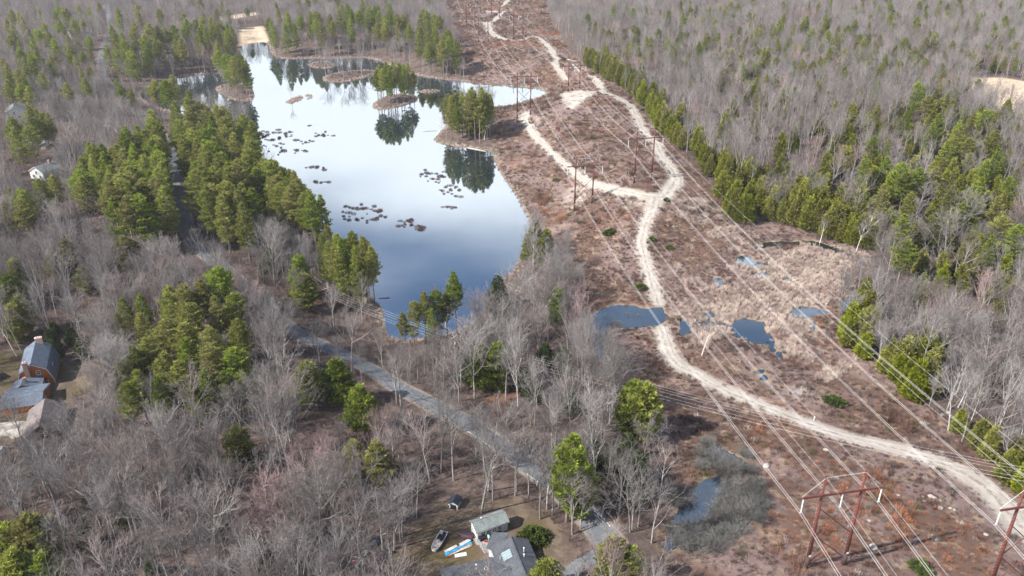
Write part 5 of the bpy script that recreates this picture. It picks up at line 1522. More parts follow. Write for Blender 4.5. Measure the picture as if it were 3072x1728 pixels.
GROVES = [
 ([(385,180),(440,172),(505,250),(565,265),(625,280),(648,335),(625,400),(560,415),(480,360),(400,330),(375,285)], 52, 23, 29, 'pine', 4.3),
 ([(170,375),(235,350),(330,305),(395,345),(430,395),(425,470),(330,500),(230,490),(185,430)], 48, 23, 28, 'pine', 4.4),
 ([(495,368),(560,390),(625,425),(640,500),(590,520),(520,475),(480,425)], 20, 22, 28, 'pine', 4.4),
 ([(620,375),(690,395),(760,430),(812,455),(832,500),(770,500),(700,470),(640,420)], 28, 22, 27, 'pine', 4.3),
 ([(280,78),(340,58),(420,75),(475,48),(530,35),(590,58),(602,90),(590,125),(560,140),(480,135),(400,145),(330,135),(295,108)], 44, 21, 27, 'pine', 6.0),
 ([(666,45),(700,38),(760,28),(850,22),(900,8),(1010,18),(1100,32),(1125,60),(1000,72),(900,60),(800,62),(690,80)], 50, 21, 26, 'pine', 6.0),
 ([(1035,75),(1090,70),(1140,80),(1156,105),(1130,125),(1080,118),(1040,100)], 16, 21, 26, 'pine', 6.0),
 ([(0,10),(260,5),(280,40),(200,90),(130,160),(0,215)], 22, 17, 24, 'pine', 12.0),
 ([(30,150),(180,110),(240,195),(130,235),(40,230)], 8, 18, 22, 'pine', 9.0),
 ([(0,275),(60,262),(130,285),(125,330),(40,340)], 8, 20, 25, 'pine', 5.0),
 ([(0,470),(60,460),(150,395),(150,440),(60,500),(10,510)], 7, 16, 22, 'pine', 5.5),
 ([(378,300),(440,290),(455,400),(425,430),(395,380)], 10, 24, 29, 'pine', 4.3),
 ([(280,180),(350,210),(345,250),(300,230)], 4, 14, 18, 'pine', 6.0),
 # olive cedars along the cut strip, behind the marsh and on the right edge
 ([(1470,118),(1530,130),(1600,190),(1660,240),(1700,300),(1760,350),(1815,430),(1840,480),(1790,440),(1730,380),(1665,320),(1610,255),(1540,205),(1490,165)], 100, 11, 16, 'cedar', 3.4),
 ([(1500,95),(1620,160),(1760,290),(1880,390),(2080,430),(2250,510),(2210,600),(2000,490),(1850,455),(1700,320),(1560,205)], 95, 10, 16, 'cedar', 4.5),
 ([(2100,240),(2576,240),(2576,720),(2320,650),(2170,500)], 70, 10, 15, 'cedar', 6.0),
 ([(2180,260),(2576,260),(2576,640),(2330,600),(2200,460)], 26, 16, 21, 'pine', 8.0),
 ([(1805,470),(1870,462),(1900,500),(1885,560),(1830,540)], 10, 10, 14, 'cedar', 3.0),
 ([(1915,505),(1990,480),(2060,475),(2150,520),(2205,555),(2190,590),(2100,570),(2000,545),(1930,525)], 44, 10, 15, 'cedar', 2.8),
 ([(2150,720),(2195,690),(2215,760),(2200,850),(2150,840),(2130,790)], 16, 9, 13, 'cedar', 3.0),
 ([(2180,850),(2260,850),(2390,800),(2370,890),(2300,950),(2230,915)], 18, 9, 14, 'cedar', 3.6),
 ([(2380,1000),(2480,1050),(2600,1100),(2600,1200),(2500,1140),(2420,1075)], 10, 7, 12, 'cedar', 4.0),
 ([(1700,130),(2576,60),(2576,460),(2380,500),(2200,470),(2000,440),(1800,330)], 110, 10, 16, 'cedar', 7.0),
 ([(1440,20),(1700,10),(2576,0),(2576,90),(1900,120),(1500,100)], 40, 14, 20, 'pine', 14.0),
 ([(2250,560),(2576,520),(2576,760),(2400,760),(2300,680)], 14, 7, 11, 'cedar', 5.0),
 ([(640,560),(720,600),(700,660),(640,640)], 4, 7, 10, 'hemlock', 4.0),
 ([(1440,0),(2600,-40),(2600,150),(1900,170),(1500,100)], 200, 13, 20, 'pine', 7.5),
 ([(1520,90),(2600,110),(2600,330),(2100,260),(1700,200)], 110, 11, 17, 'pine', 7.5),
 ([(0,0),(300,0),(300,150),(0,250)], 50, 16, 23, 'pine', 8.0),
 ([(300,0),(700,-20),(1100,-20),(1100,12),(700,30),(300,40)], 40, 15, 21, 'pine', 9.0),
 ([(1120,850),(1340,800),(1440,880),(1450,1000),(1300,1020),(1150,960)], 9, 6, 10, 'hemlock', 5.0),
 ([(1440,1080),(1640,1080),(1620,1200),(1480,1220)], 8, 6, 10, 'hemlock', 4.0),
 ([(80,820),(180,790),(210,850),(140,870)], 5, 6, 9, 'hemlock', 4.0),
 ([(110,1180),(760,1080),(720,1400),(250,1430)], 9, 5, 9, 'hemlock', 8.0),
]
for i, (poly, n, h0, h1, k, sep) in enumerate(GROVES): fill_tops(poly, n, h0, h1, k, sep, 900 + i, -2.5 if poly[0] in ((2150,720),(2180,850),(2380,1000)) else 2.2)

# the 300 that show largest of each kind stand as single trees, the rest are one far mass
SPECS.sort(key=lambda q: -q[4] / project(q[1], q[2], q[3])[2])
left_over, n_of = {}, {}
for kind, x, y, z, h, wid in SPECS:
    n_of[kind] = n_of.get(kind, 0) + 1
    if n_of[kind] > 296:
        left_over.setdefault(kind, []).append((x, y, z, h)); continue
    ms, h0, nm = KINDS[kind]
    o = place(nm, ms, x, y, z, h / h0, random.uniform(0, 6.28), (random.uniform(-.03, .03), random.uniform(-.03, .03)), None, wid * (1.12 if h < h0 * 0.8 else 1.0))
    remember(o, kind, x, y, z, h)

# birches and dead white trees along the edges: foot and tip in the view
for (u, v, h, lean) in [(2062,612,11,0.06),(2165,625,16,0.05),(2154,632,12,0.02),(1765,895,13,0.08),(1470,905,11,0.1),(2285,590,14,0.0),(42,895,15,-0.35),(52,880,14,-0.3),(2010,495,13,0.05),(1980,500,12,0.1),(1350,1225,13,0.12),
                        (2410,1025,14,0.15),(2440,1065,13,0.05),(2545,1150,14,0.05),(1660,1250,14,-0.08),(1205,345,14,0.0),(1218,352,15,0.05),(620,200,14,-0.02)]:
    x, y = G1(u, v)
    if grid_at(SD_POND, [x], [y])[0] < 0.3: continue
    z = hz(x, y)
    o = place('birch_tree', BIRCH, x, y, z, h / 16.0, random.uniform(0, 6.28), (0, 0), None, 1.0)
    o.rotation_euler = (0, lean, 0)
    occupied.append((x, y, 1.5)); remember(o, 'birch', x, y, z, h)

SIGHT = [([(845,500),(1345,480),(1330,640),(1290,690),(1210,735),(1190,800),(1010,815),(985,860),(955,770),(900,600)], 0.97),
         ([(700,745),(800,775),(1010,890),(1080,965),(1060,1010),(1000,1010),(880,960),(720,870)], 0.85), ([(1440,1260),(1500,1290),(1640,1440),(1560,1440)], 0.6), ([(720,800),(800,820),(1010,935),(1060,1010),(1000,1010),(880,960),(720,870)], 0.92), ([(700,780),(760,790),(800,840),(720,840)], 0.8), ([(1040,950),(1260,1060),(1480,1220),(1440,1285),(1250,1185),(1020,1060)], 0.78),
         ([(-50,840),(160,840),(230,880),(230,940),(150,1010),(160,1080),(60,1110),(-50,1110)], 0.88),
         ([(1100,1200),(1350,1215),(1420,1320),(1450,1470),(980,1470),(1040,1350)], 0.7), ([(1640,1040),(1800,1100),(1800,1400),(1660,1400)], 0.8),
         ([(0,240),(140,240),(140,470),(0,470)], 0.6), ([(690,640),(960,640),(970,860),(800,800),(700,720)], 0.75), ([(440,420),(480,420),(520,640),(440,640)], 0.9)]
# bare trees everywhere else: jittered rows over the whole wooded ground
cell = 5.6
gx, gy = np.meshgrid(np.arange(-900, 900, cell), np.arange(70, 1500, cell))
px_extra = rng.uniform(-260, 320, 1500); py_extra = rng.uniform(85, 300, 1500)
px = (gx + rng.uniform(-0.46, 0.46, gx.shape) * cell).ravel(); py = (gy + rng.uniform(-0.46, 0.46, gy.shape) * cell).ravel()
px = np.concatenate([px, px_extra]); py = np.concatenate([py, py_extra])
pz = H(px, py)
pu, pv_, pd = project(px, py, pz + 8)
keep = (pu > -180) & (pu < 2760) & (pv_ < 1640) & (pv_ > -130)
keep &= grid_at(SD_POND, px, py) > 1.5
keep &= grid_at(SD_SMALL, px, py) > 1.5
keep &= grid_at(SD_CORR, px, py) > np.where((px > 70) & (py < 270), -2.5, 0.8)
keep &= grid_at(SD_YARD, px, py) > 0.5
keep &= grid_at(SD_MEAD, px, py) > 1.0
keep &= grid_at(SD_ROAD, px, py) > 0.9
# thinner in the far wood, and a few natural gaps
dens = np.where(py < 330, 0.92, np.where(py < 600, 0.82, 0.62))
gap = np.sin(px * 0.031 + 2) * np.cos(py * 0.027 + 1) + 0.5 * np.sin(px * 0.083) * np.sin(py * 0.071)
dens = dens * np.where(gap > 0.95, 0.35, 1.0)
keep &= rng.uniform(0, 1, px.shape) < dens
px, py, pz = px[keep], py[keep], pz[keep]
oc = np.array(occupied)
free = np.ones(len(px), bool)
for i in range(0, len(px), 4000):
    d = np.hypot(px[i:i + 4000, None] - oc[None, :, 0], py[i:i + 4000, None] - oc[None, :, 1])
    free[i:i + 4000] = (d > oc[None, :, 2]).all(1)
for hx, hy, hr in CLEAR:
    free &= np.hypot(px - hx, py - hy) > hr
px, py, pz = px[free], py[free], pz[free]
hts = np.clip(rng.normal(16.5, 3.0, len(px)), 9, 24)
edge_d = np.minimum(grid_at(SD_CORR, px, py), grid_at(SD_ROAD, px, py))
hts = np.where(edge_d < 6, hts * 0.85, hts)
# glades that the photograph looks into: the pond's near end, the road, roofs and lawns; few trees rise there
tu, tv, td = project(px, py, pz + hts)
drop_ = np.zeros(len(px), bool)
for poly, share in SIGHT:
    drop_ |= (sdf(tu, tv, np.array(poly, float)) < 0) & (rng.uniform(0, 1, len(px)) < share)
# evergreens shade out the bare trees just before them
EV = np.array([(q['u'], q['v'], q['d'], q['h'] * FPX / VS / q['d'], q['kind'] == 'cedar', q['kind'] == 'young') for q in TREES if q['kind'] in ('pine', 'young', 'cedar', 'hemlock')])
for i in range(0, len(px), 2000):
    du = np.abs(tu[i:i + 2000, None] - EV[None, :, 0]); dv = tv[i:i + 2000, None] - EV[None, :, 1]
    w = EV[None, :, 3] * (0.22 + 0.14 * EV[None, :, 5])
    hit = (du < w) & (dv > -0.15 * EV[None, :, 3]) & (dv < (0.40 + 0.45 * EV[None, :, 5]) * EV[None, :, 3]) & (td[i:i + 2000, None] < EV[None, :, 2] + 3) & (td[i:i + 2000, None] > EV[None, :, 2] * 0.72)
    drop_[i:i + 2000] |= hit.any(1) & (rng.uniform(0, 1, len(hit)) < 0.85)
px, py, pz, hts, edge_d = px[~drop_], py[~drop_], pz[~drop_], hts[~drop_], edge_d[~drop_]
pu, pv_, pd = project(px, py, pz + hts * 0.6)
isbud = (np.sin(px * 0.05 + 0.4) * np.cos(py * 0.045 + 2.0) > 0.55) & (rng.uniform(0, 1, len(px)) < 0.55)
BUD_SPOTS = ground([(690,1400),(720,1340),(800,1230),(1010,1260),(960,1200),(830,1270),(770,1250),(905,1230),(1030,1230),(930,1010),(700,1440),(660,1430)])
for bx, by in BUD_SPOTS:
    isbud |= np.hypot(px - bx, py - by) < 4.0
inside = (pu > -40) & (pu < 2616) & (pv_ > -20) & (pv_ < 1500)
size = hts / pd
n_single = {False: 0, True: 0}
single = np.zeros(len(px), bool)
# bare trees that stand out round the lower yard and the road: feet in the view, heights
BARE_SPOTS = [(1212,1291,22),(992,1383,19),(962,1388,18),(1142,1209,20),(1240,1259,15),(1359,1306,18),(1389,1296,19),(1376,1282,18),(1440,1345,17),(1555,1303,19),(1585,1339,17),(1639,1366,18),(1605,1325,16),(1012,1350,17),(930,1345,18),(1082,1215,18),
              (1300,1235,17),(1330,1262,18),(1460,1330,14),(1040,1300,15),(1010,1060,20),(1110,1190,21),(1480,935,18),(1395,770,19),(1430,900,20),(1120,830,19),(985,1420,15),(905,1400,17),(760,1150,19),(640,640,16),(700,650,15),(665,652,17)]
for u, v, h in BARE_SPOTS:
    x, y = G1(u, v); z = hz(x, y)
    o = place('bare_tree', BARE, x, y, z, h / 20.0, random.uniform(0, 6.28), (random.uniform(-.04, .04), random.uniform(-.04, .04)), None, random.uniform(0.95, 1.15))
    remember(o, 'bare', x, y, z, h)
    px_near = np.hypot(px - x, py - y) < 2.5; inside &= ~px_near
order = np.argsort(-np.where(inside, size, -1))
for i in order:
    if not inside[i]: break
    b = bool(isbud[i])
    if n_single[b] < (266 if not b else 70):
        n_single[b] += 1; single[i] = True
for i in np.nonzero(single)[0]:
    b = bool(isbud[i])
    h = float(hts[i]) * (0.88 if b else 1.08)
    o = place('budding_tree' if b else 'bare_tree', BUD if b else BARE, float(px[i]), float(py[i]), float(pz[i]), h / (16.0 if b else 20.0), random.uniform(0, 6.28),
              (random.uniform(-.05, .05), random.uniform(-.05, .05)), None, random.uniform(0.88, 1.2))
    remember(o, 'bud' if b else 'bare', float(px[i]), float(py[i]), float(pz[i]), h)

# ------------------------------------------------------------------ masses nobody could count: geometry nodes on a point cloud
def scatter(name, pts, scl, rot, idx, meshes, label):
    coll = bpy.data.collections.new(name + '_shapes')
    for j, ms in enumerate(meshes):
        if isinstance(ms, tuple):
            bmb = bpy.data.meshes.new(name + '_shape')
            parts = []
            vs_, fs_, mi = [], [], []
            for q, me in enumerate(ms):
                o = len(vs_)
                co = np.empty(len(me.vertices) * 3, np.float32); me.vertices.foreach_get('co', co)
                vs_.extend(co.reshape(-1, 3).tolist())
                for p in me.polygons:
                    fs_.append([k + o for k in p.vertices]); mi.append(q)
                bmb.materials.append(me.materials[0])
            bmb.from_pydata(vs_, [], fs_)
            bmb.polygons.foreach_set('material_index', mi)
            bmb.polygons.foreach_set('use_smooth', [True] * len(fs_))
            bmb.update()
            me = bmb
        else: me = ms
        coll.objects.link(bpy.data.objects.new('%s_shape_%02d' % (name, j), me))
    m = bpy.data.meshes.new(name)
    m.vertices.add(len(pts)); m.vertices.foreach_set('co', np.asarray(pts, np.float32).ravel())
    for nm, ty, arr in (('scl', 'FLOAT', scl), ('rotz', 'FLOAT', rot), ('idx', 'INT', idx)):
        a = m.attributes.new(nm, ty, 'POINT'); a.data.foreach_set('value', np.asarray(arr, np.int32 if ty == 'INT' else np.float32))
    o = obj_from(name, m)
    tag(o, label, kind='stuff')
    ng = bpy.data.node_groups.new(name, 'GeometryNodeTree')
    ng.interface.new_socket('Geometry', in_out='INPUT', socket_type='NodeSocketGeometry')
    ng.interface.new_socket('Geometry', in_out='OUTPUT', socket_type='NodeSocketGeometry')
    N, L = ng.nodes, ng.links
    gi, go = N.new('NodeGroupInput'), N.new('NodeGroupOutput')
    ci = N.new('GeometryNodeCollectionInfo'); ci.inputs['Collection'].default_value = coll
    ci.inputs['Separate Children'].default_value = True; ci.inputs['Reset Children'].default_value = True
    ip = N.new('GeometryNodeInstanceOnPoints'); ip.inputs['Pick Instance'].default_value = True
    def na(nm, ty):
        n = N.new('GeometryNodeInputNamedAttribute'); n.data_type = ty; n.inputs['Name'].default_value = nm
        return n.outputs['Attribute']
    cx = N.new('ShaderNodeCombineXYZ'); L.new(na('rotz', 'FLOAT'), cx.inputs[2])
    L.new(gi.outputs[0], ip.inputs['Points']); L.new(ci.outputs[0], ip.inputs['Instance'])
    L.new(na('idx', 'INT'), ip.inputs['Instance Index']); L.new(cx.outputs[0], ip.inputs['Rotation'])
    L.new(na('scl', 'FLOAT'), ip.inputs['Scale'])
    L.new(ip.outputs[0], go.inputs[0])
    md = o.modifiers.new('scatter', 'NODES'); md.node_group = ng
    return o

rest = ~single
rb_ = rest & isbud; rg_ = rest & ~isbud
far_ = rg_ & (py > 330); mid_ = rg_ & ~far_
def rots(n): return rng.uniform(0, 6.283, n)
P3 = np.stack([px, py, pz], 1)
scatter('far_bare_wood', P3[far_], hts[far_] / 20, rots(far_.sum()), rng.integers(0, len(FAR), far_.sum()), FAR, 'grey leafless wood stretching away to the top of the view')
scatter('bare_wood', P3[mid_], hts[mid_] / 20, rots(mid_.sum()), rng.integers(0, len(BARE), mid_.sum()), BARE, 'grey leafless wood behind the nearest trees')
scatter('budding_wood', P3[rb_], hts[rb_] / 18, rots(rb_.sum()), rng.integers(0, len(FARBUD), rb_.sum()), FARBUD, 'scattered reddish budding trees among the grey ones')

for kind, lst in left_over.items():
    A = np.array(lst)
    scatter('far_%ss' % KINDS[kind][2], A[:, :3], A[:, 3] / KINDS[kind][1] * 1.1, rots(len(A)), rng.integers(0, len(KINDS[kind][0]), len(A)), KINDS[kind][0], 'far evergreens too small to tell apart singly')

def jitter_points(cell, x0, x1, y0, y1, cond, dens):
    gx, gy = np.meshgrid(np.arange(x0, x1, cell), np.arange(y0, y1, cell))
    x = (gx + rng.uniform(-0.5, 0.5, gx.shape) * cell).ravel(); y = (gy + rng.uniform(-0.5, 0.5, gy.shape) * cell).ravel()
    z = H(x, y); u, v, d = project(x, y, z)
    k = (u > -80) & (u < 2656) & (v < 1530) & (v > -60) & (rng.uniform(0, 1, x.shape) < dens)
    x, y, z = x[k], y[k], z[k]
    k = cond(x, y)
    return x[k], y[k], z[k]
dry = lambda x, y: (grid_at(SD_POND, x, y) > 0.5) & (grid_at(SD_SMALL, x, y) > 0.3) & (grid_at(SD_TRACK, x, y) > 0.5) & (grid_at(PAD, x, y) < 0.5) & (grid_at(SD_ROAD, x, y) > 0.8)
def reedy(x, y):
    return grid_at(SD_MARSH, x, y) + 9 * np.sin(x * 0.23 + 1 + 0.8 * np.sin(y * 0.19)) * np.cos(y * 0.21 + 0.7 * np.sin(x * 0.15)) + 9 * np.sin(x * 0.09 - y * 0.11) + 4 * np.sin(x * 0.6) * np.sin(y * 0.5 + x * 0.2)
for nm, c_, yr, sc in (('scrub', 1.15, (85, 330), 1.0), ('far_scrub', 2.2, (330, 1250), 1.8)):
    x, y, z = jitter_points(c_, -260, 300, yr[0], yr[1], lambda x, y: dry(x, y) & (grid_at(SD_CORR, x, y) < 0.5) & ~((reedy(x, y) < -1) & (np.sin(x * 1.3) * np.cos(y * 1.1) > -0.5)), 0.62)
    patch = 0.80 + 0.35 * np.sin(x * 0.13 + 0.5 * np.sin(y * 0.11)) * np.cos(y * 0.10 + 1.0) + 0.35 * np.sin(x * 0.45 + np.sin(y * 0.33)) * np.cos(y * 0.41 + np.sin(x * 0.27))
    s = rng.uniform(0.45, 1.1, len(x)) * patch * sc
    scatter(nm, np.stack([x, y, z], 1), s, rots(len(x)), rng.integers(0, len(SCRUB), len(x)), SCRUB, 'low reddish brown scrub covering the power line strip' if nm == 'scrub' else 'low mauve scrub of the strip farther off')
x, y, z = jitter_points(0.95, 20, 180, 150, 340, lambda x, y: ((grid_at(SD_SMALL, x, y) > 0.1) & (grid_at(SD_SMALL, x, y + 1.6) > 0.0) | (grid_at(SD_SMALL, x, y) > -1.2) & (np.sin(x * 5.1) * np.sin(y * 4.3) > 0.72)) & (grid_at(SD_TRACK, x, y) > 0.6) & (reedy(x, y) < -4.0), 0.72)
scatter('reeds', np.stack([x, y, z], 1), rng.uniform(0.6, 1.1, len(x)), rots(len(x)), rng.integers(0, len(REED), len(x)), REED, 'tan dry reeds filling the marsh')
x, y, z = jitter_points(1.9, 20, 180, 150, 340, lambda x, y: (grid_at(SD_SMALL, x, y) > 0.6) & (grid_at(SD_TRACK, x, y) > 1.0) & (grid_at(SD_MARSH, x, y) < 2) & (reedy(x, y) > -6), 0.9)
scatter('marsh_brush', np.stack([x, y, z], 1), rng.uniform(0.4, 0.85, len(x)), rots(len(x)), rng.integers(0, len(UNDER), len(x)), UNDER, 'dark mauve brush in patches between the marsh reeds')
# the same leafless brush in thickets over the cut strip
x, y, z = jitter_points(2.4, -60, 240, 95, 420, lambda x, y: dry(x, y) & (grid_at(SD_CORR, x, y) < -1) & (grid_at(SD_MARSH, x, y) > 1) & (np.sin(x * 0.17 + 1.2 * np.sin(y * 0.12)) * np.cos(y * 0.15 + np.sin(x * 0.1)) > 0.05), 0.9)
scatter('strip_brush', np.stack([x, y, z], 1), rng.uniform(0.3, 0.7, len(x)), rots(len(x)), rng.integers(0, len(UNDER), len(x)), UNDER, 'dark brush thickets in the power line strip')
# a fringe of dry sedge round the pond
x, y, z = jitter_points(1.3, -260, 120, 180, 760, lambda x, y: (grid_at(SD_POND, x, y) > -0.3) & (grid_at(SD_POND, x, y) < 3.2), 0.8)
scatter('shore_sedge', np.stack([x, y, z], 1), rng.uniform(0.4, 0.9, len(x)), rots(len(x)), rng.integers(0, len(REED), len(x)), REED, 'dry tan sedge fringing the pond and its islands')
wood = lambda x, y: dry(x, y) & (grid_at(SD_CORR, x, y) > -1.0) & (grid_at(SD_YARD, x, y) > -1.0) & (grid_at(SD_MEAD, x, y) > 0)
x, y, z = jitter_points(2.2, -300, 330, 80, 420, wood, 0.85)
for hx, hy, hr in CLEAR:
    k = np.hypot(x - hx, y - hy) > hr; x, y, z = x[k], y[k], z[k]
scatter('undergrowth', np.stack([x, y, z], 1), rng.uniform(0.5, 1.2, len(x)), rots(len(x)), rng.integers(0, len(UNDER), len(x)), UNDER, 'mauve leafless brush under the trees')

# ------------------------------------------------------------------ shrubs one can count
SHRUBS = [(1781,1122,1.0),(1797,1160,1.2),(1850,1178,1.2),(1877,1148,0.9),(1765,1180,0.9),(1834,1262,1.35),(1874,1250,1.3),(1895,1276,1.2),(1812,1288,1.1),(1725,1262,1.1),(1738,1345,1.2),(1768,1362,1.2),
          (1785,1330,1.1),(1845,1320,1.1),(1862,1335,0.9),(1828,1200,1.1),(1900,1225,1.0),(1908,1310,0.9),(1715,1375,1.1),(1798,1385,0.9),(1592,806,1.1),(1530,808,1.0),(1546,822,0.9),(1700,1270,0.8),(1820,1170,1.0),(1890,1190,0.9),(1860,1285,1.3),(1845,1240,1.3),(1900,1255,1.2),(1880,1300,1.2),(1818,1310,1.1),(1760,1350,1.3),(1725,1375,1.2),(1750,1385,1.1),(1812,1365,1.1),(1700,1340,1.0),(1800,1182,1.2),(1830,1190,1.2),(1775,1150,1.1),(1700,1245,1.1),(1905,1280,1.1),(1835,1345,1.0)]
for u, v, s in SHRUBS:
    x, y = G1(u, v); z = hz(x, y)
    o = obj_from('grey_shrub', random.choice(GREYS)); o.location = (x, y, max(z, -0.2)); o.scale = (s * 1.5, s * 1.5, s * 1.1); o.rotation_euler.z = random.uniform(0, 6.28)
    remember(o, 'shrub', x, y, z, 2.2 * s)
OLIVE = [(1640,605,0.9),(1530,590,1.2),(1538,585,1.0),(1612,727,1.1),(1398,455,0.8),(1468,425,0.7),(1620,235,0.8),(2090,1010,1.1),(2108,1018,1.2),(2310,1428,1.0),(2322,1440,0.9),(1678,505,0.8),(1618,278,0.7),(1490,350,0.8),(1685,625,0.8),(2480,1108,0.8),(2460,1100,0.7)]
OLIVE_M = [cone_meshes('juniper', 500 + i, 1.8, 1.5, 'bush', 0.6, 170, 0.0, 0.5, 0.2)[1] for i in range(2)]
for u, v, s in OLIVE:
    x, y = G1(u, v); z = hz(x, y)
    o = obj_from('juniper_bush', random.choice(OLIVE_M)); o.location = (x, y, z); o.scale = (s * 1.3, s * 1.3, s * 0.9); o.rotation_euler.z = random.uniform(0, 6.28)
    remember(o, 'juniper', x, y, z, 1.6 * s)
# dark shrubby hummocks standing in the pond, cluster by cluster
HUMMOCKS = [((640,735,324,356), 34, 0.9), ((672,716,352,392), 9, 1.0), ((735,788,350,362), 8, 0.9), ((738,770,374,391), 6, 0.9), ((788,846,330,345), 9, 0.8), ((764,790,313,322), 3, 0.8), ((765,826,418,430), 8, 0.9), ((790,836,452,464), 6, 0.9),
            ((862,975,510,562), 38, 0.85), ((988,1042,548,571), 14, 0.8), ((1042,1078,564,578), 7, 0.9), ((1056,1116,424,452), 16, 0.9), ((1072,1110,448,462), 7, 0.6), ((1108,1166,465,500), 14, 0.8), ((1112,1152,518,526), 7, 0.7), ((655,700,358,372), 4, 0.8)]
for (u0, u1, v0, v1), n, s in HUMMOCKS:
    r = random.Random(u0 + v0)
    for _ in range(n):
        a, b = r.uniform(-1, 1), r.uniform(-1, 1)
        u, v = (u0 + u1) / 2 + a * (u1 - u0) / 2, (v0 + v1) / 2 + b * (1 - 0.4 * abs(a)) * (v1 - v0) / 2
        x, y = on_plane([(u, v)], 0.0)[0]
        if grid_at(SD_POND, [x], [y])[0] > -1: continue
        k = s * r.uniform(0.55, 1.25)
        o = obj_from('bog_hummock', r.choice(BOG)); o.location = (x, y, 0.0); o.scale = (k * r.uniform(0.9, 1.5), k, k * 0.75); o.rotation_euler.z = r.uniform(-0.4, 0.4)
        remember(o, 'hummock', float(x), float(y), 0.0, 0.8 * k, look='%d_%d' % (u0, v0))
for p, n in (('flat_a', 26), ('flat_b', 46), ('flat_d', 8)):
    w = ISLANDS[p]
    r = random.Random(n)
    lo, hi = w.min(0), w.max(0)
    for _ in range(n):
        x, y = r.uniform(lo[0], hi[0]), r.uniform(lo[1], hi[1])
        if sdf(np.array([x]), np.array([y]), w)[0] > 0: continue
        k = r.uniform(0.5, 1.0)
        o = obj_from('bog_hummock', r.choice(BOG)); o.location = (x, y, hz(x, y)); o.scale = (k, k, k * 0.8)
        remember(o, 'hummock', x, y, 0.0, 0.8 * k, look=p)
# ------------------------------------------------------------------ the round evergreen bush by the grey house
bx, by = 4.6, 131.6
me = cone_meshes('round_bush', 610, 2.6, 3.0, 'bush', 0.45, 1500, 0.0, 0.42, 0.2)[1]
o = obj_from('evergreen_bush', me); o.location = (bx, by, hz(bx, by)); tag(o, 'round dark evergreen bush beside the grey roofed house', 'bush')
gx_, gy_ = G1(1017, 1417)
o = obj_from('grass_clump', tuft_mesh('grass_clump', 620, 160, 0.9, 1.1, 'reed', 0.035, 0.7)); o.location = (gx_, gy_, hz(gx_, gy_)); tag(o, 'tan ornamental grass clump alone on the brown lawn', 'grass clump')
gx_, gy_ = G1(*c9(1885, 1170))
o = obj_from('grass_clump', tuft_mesh('grass_clump', 621, 140, 0.9, 0.9, 'reed', 0.035, 0.7)); o.location = (gx_, gy_, hz(gx_, gy_)); tag(o, 'orange tan grass clump right of the near steel tower', 'grass clump')

# ------------------------------------------------------------------ labels of the plants: what they are, then what they stand by
LAND = [(90,890,'the orange gambrel house'),(110,1060,'the brown barn'),(1130,1268,'the tiny navy roofed shed'),(1215,1320,'the white studio'),(1230,1420,'the grey roofed house'),
 (950,1410,'the tarped trailer'),(822,755,'the wooden utility pole'),(1640,495,'the track fork'),(1650,790,'the ford'),(1895,835,'the largest marsh pool'),(1765,1290,'the shrubby pool'),
 (2120,1300,'the near steel tower'),(1465,460,'the tower left of the fork'),(1315,240,'the pond side tower'),(985,205,'the pine island'),(1180,280,'the tree peninsula'),(600,190,'the west islet'),
 (630,85,'the tan meadow strip'),(270,40,'the far road end'),(110,430,'the small white house'),(85,350,'the long white house'),(35,265,'the hidden white house'),(275,325,'the curved white fence'),
 (460,540,'the shaded road stretch'),(850,900,'the road bend'),(1010,980,'the open road stretch'),(1250,1110,'the middle road stretch'),(1530,1360,'the near road end'),(985,840,'the pond tip'),
 (2500,240,'the right hand meadow'),(1430,240,'the sandy pad'),(1230,70,'the winding far track'),(2050,610,'the dark marsh channel'),(2130,770,'the marsh right edge'),(2467,1219,'the pale track bend'),
 (690,340,'the left shore hummocks'),(260,160,'the far road bend'),(1400,640,'the pond right shore'),(2400,1090,'the right wood edge'),(1720,380,'the right track arm'),
 (300,1300,'the lower left thicket'),(600,1250,'the middle of the lower wood'),(2400,700,'the middle right wood'),(1950,250,'the right wood gap'),(150,700,'the left edge thicket'),(700,1400,'the bottom reddish thicket'),(420,850,'the near pine clump'),(2300,80,'the top right wood'),(1850,560,'the bright marsh corner')]
LA = np.array([(a, b) for a, b, _ in LAND], float)
PHRASE = {'pine': ('white pine', 'tree'), 'young': ('bushy young pine', 'tree'), 'cedar': ('olive cedar', 'tree'), 'hemlock': ('dark green hemlock', 'tree'), 'bare': ('grey leafless tree', 'tree'),
          'bud': ('reddish budding tree', 'tree'), 'birch': ('white barked tree', 'tree'), 'shrub': ('round grey leafless shrub', 'shrub'), 'juniper': ('low dark green bush', 'bush'), 'hummock': ('dark shrubby hummock', 'hummock')}
GROUPS = {'pine': 'white pines round the pond', 'young': 'young pines in the bare wood', 'cedar': 'olive cedars at the wood edges', 'hemlock': 'dark hemlocks under the bare trees', 'bare': 'grey leafless trees of the wood',
          'bud': 'reddish budding trees', 'birch': 'white barked trees', 'shrub': 'grey shrubs round the pools', 'juniper': 'low green bushes of the strip', 'hummock': 'shrubby hummocks in the pond'}
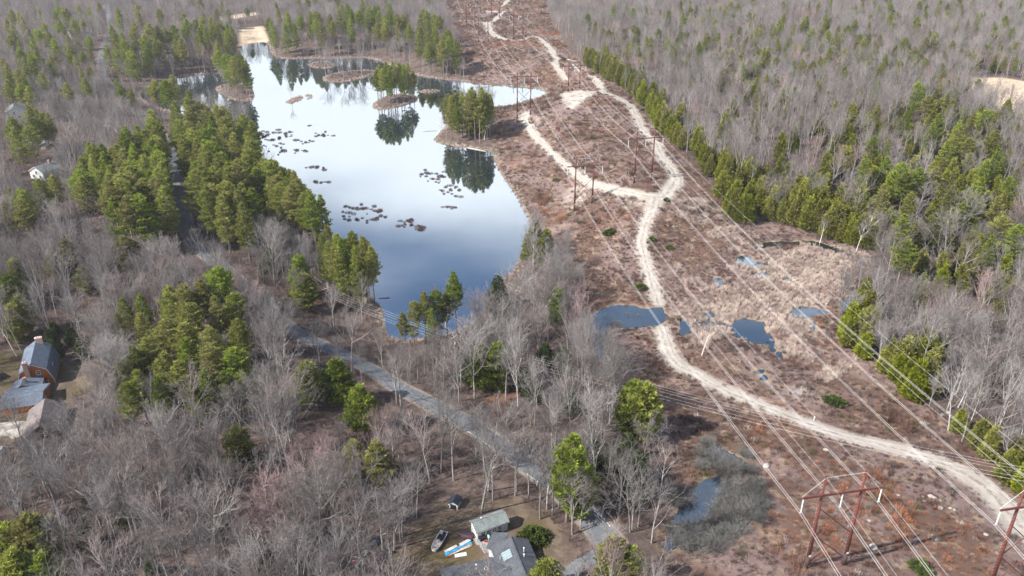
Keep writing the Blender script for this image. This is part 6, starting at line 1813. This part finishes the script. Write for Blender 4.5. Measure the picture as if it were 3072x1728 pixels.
WHERE = {'640_324': 'in the dense raft off the left shore', '672_352': 'below the dense raft at the left shore', '735_350': 'right of the dense raft by the left shore', '738_374': 'in the short raft below the left row',
         '788_330': 'in the pale raft out in the white water', '764_313': 'in the tiny group highest in the white water', '765_418': 'in the small row near the left pines', '790_452': 'in the small row beside the left pine shore',
         '862_510': 'in the largest scattered raft before the near pines', '988_548': 'in the raft right of the largest scattered one', '1042_564': 'in the reddish raft nearest the blue water', '1056_424': 'in the reddish raft left of the peninsula reflection',
         '1072_448': 'in the specks below the reddish raft', '1108_465': 'in the raft below the peninsula reflection', '1112_518': 'in the low row at the edge of the blue', '655_358': 'in the bits against the left shore',
         'flat_a': 'on the small tan flat at the far shore', 'flat_b': 'on the long tan flat at the far shore', 'flat_d': 'on the thin flat behind the peninsula'}
ORD = ['leftmost', 'second from the left', 'third from the left', 'fourth from the left', 'fifth from the left', 'sixth from the left', 'seventh from the left', 'eighth from the left', 'ninth from the left', 'tenth from the left'] + ['%s from the left' % w for w in 'eleventh twelfth thirteenth fourteenth fifteenth sixteenth seventeenth eighteenth nineteenth twentieth twenty-first twenty-second twenty-third twenty-fourth'.split()]
by_kind = {}
for q in TREES: by_kind.setdefault(q['kind'], []).append(q)
cells = {}
for kind, qs in by_kind.items():
    hs = np.sort([q['h'] for q in qs]); lo, hi = hs[int(len(hs) * 0.33)], hs[int(len(hs) * 0.67)]
    for q in qs:
        if kind == 'hummock':
            lb = '%s %s' % (PHRASE[kind][0], WHERE[q['look']]); cells.setdefault((kind, lb, ''), []).append(q); continue
        d = np.hypot((LA[:, 0] - q['u']) , (LA[:, 1] - q['v']) * 1.3); i = int(np.argmin(d)); dx, dy = q['u'] - LA[i, 0], q['v'] - LA[i, 1]
        rel = 'close to' if d[i] < 45 else ('left of' if dx < 0 else 'right of') if abs(dx) > abs(dy) else ('beyond' if dy < 0 else 'in front of')
        size = 'tall' if q['h'] > hi else ('short' if q['h'] < lo else 'middling')
        cells.setdefault((kind, '%s %s %s %s' % (size, PHRASE[kind][0], rel, LAND[i][2]), size), []).append(q)
for (kind, lb, size), qs in cells.items():
    qs.sort(key=lambda q: q['u'])
    for k, q in enumerate(qs):
        full = lb
        if len(qs) > 1 and len(qs) <= 24 and kind != 'hummock':
            full = lb + ', ' + ('rightmost' if k == len(qs) - 1 else ORD[k])
        tag(q['o'], full, PHRASE[kind][1], GROUPS[kind] if len(qs) <= 24 and kind != 'hummock' else GROUPS[kind])

# ------------------------------------------------------------------ spring haze over the valley
if HAZE > 0:
    mb = MB(); mb.box((0, 700, (CAM_H + 6 - 4) / 2), (2400, 1700, CAM_H + 6 + 4))
    m_, n_, l_ = new_mat('thin_haze')
    out = n_.new('ShaderNodeOutputMaterial'); pv = n_.new('ShaderNodeVolumePrincipled')
    pv.inputs['Color'].default_value = (0.93, 0.94, 0.97, 1); pv.inputs['Density'].default_value = HAZE; pv.inputs['Anisotropy'].default_value = 0.3
    l_.new(pv.outputs[0], out.inputs['Volume'])
    tag(mb.build('haze', m_), 'thin pale haze hanging over the valley', kind='stuff')
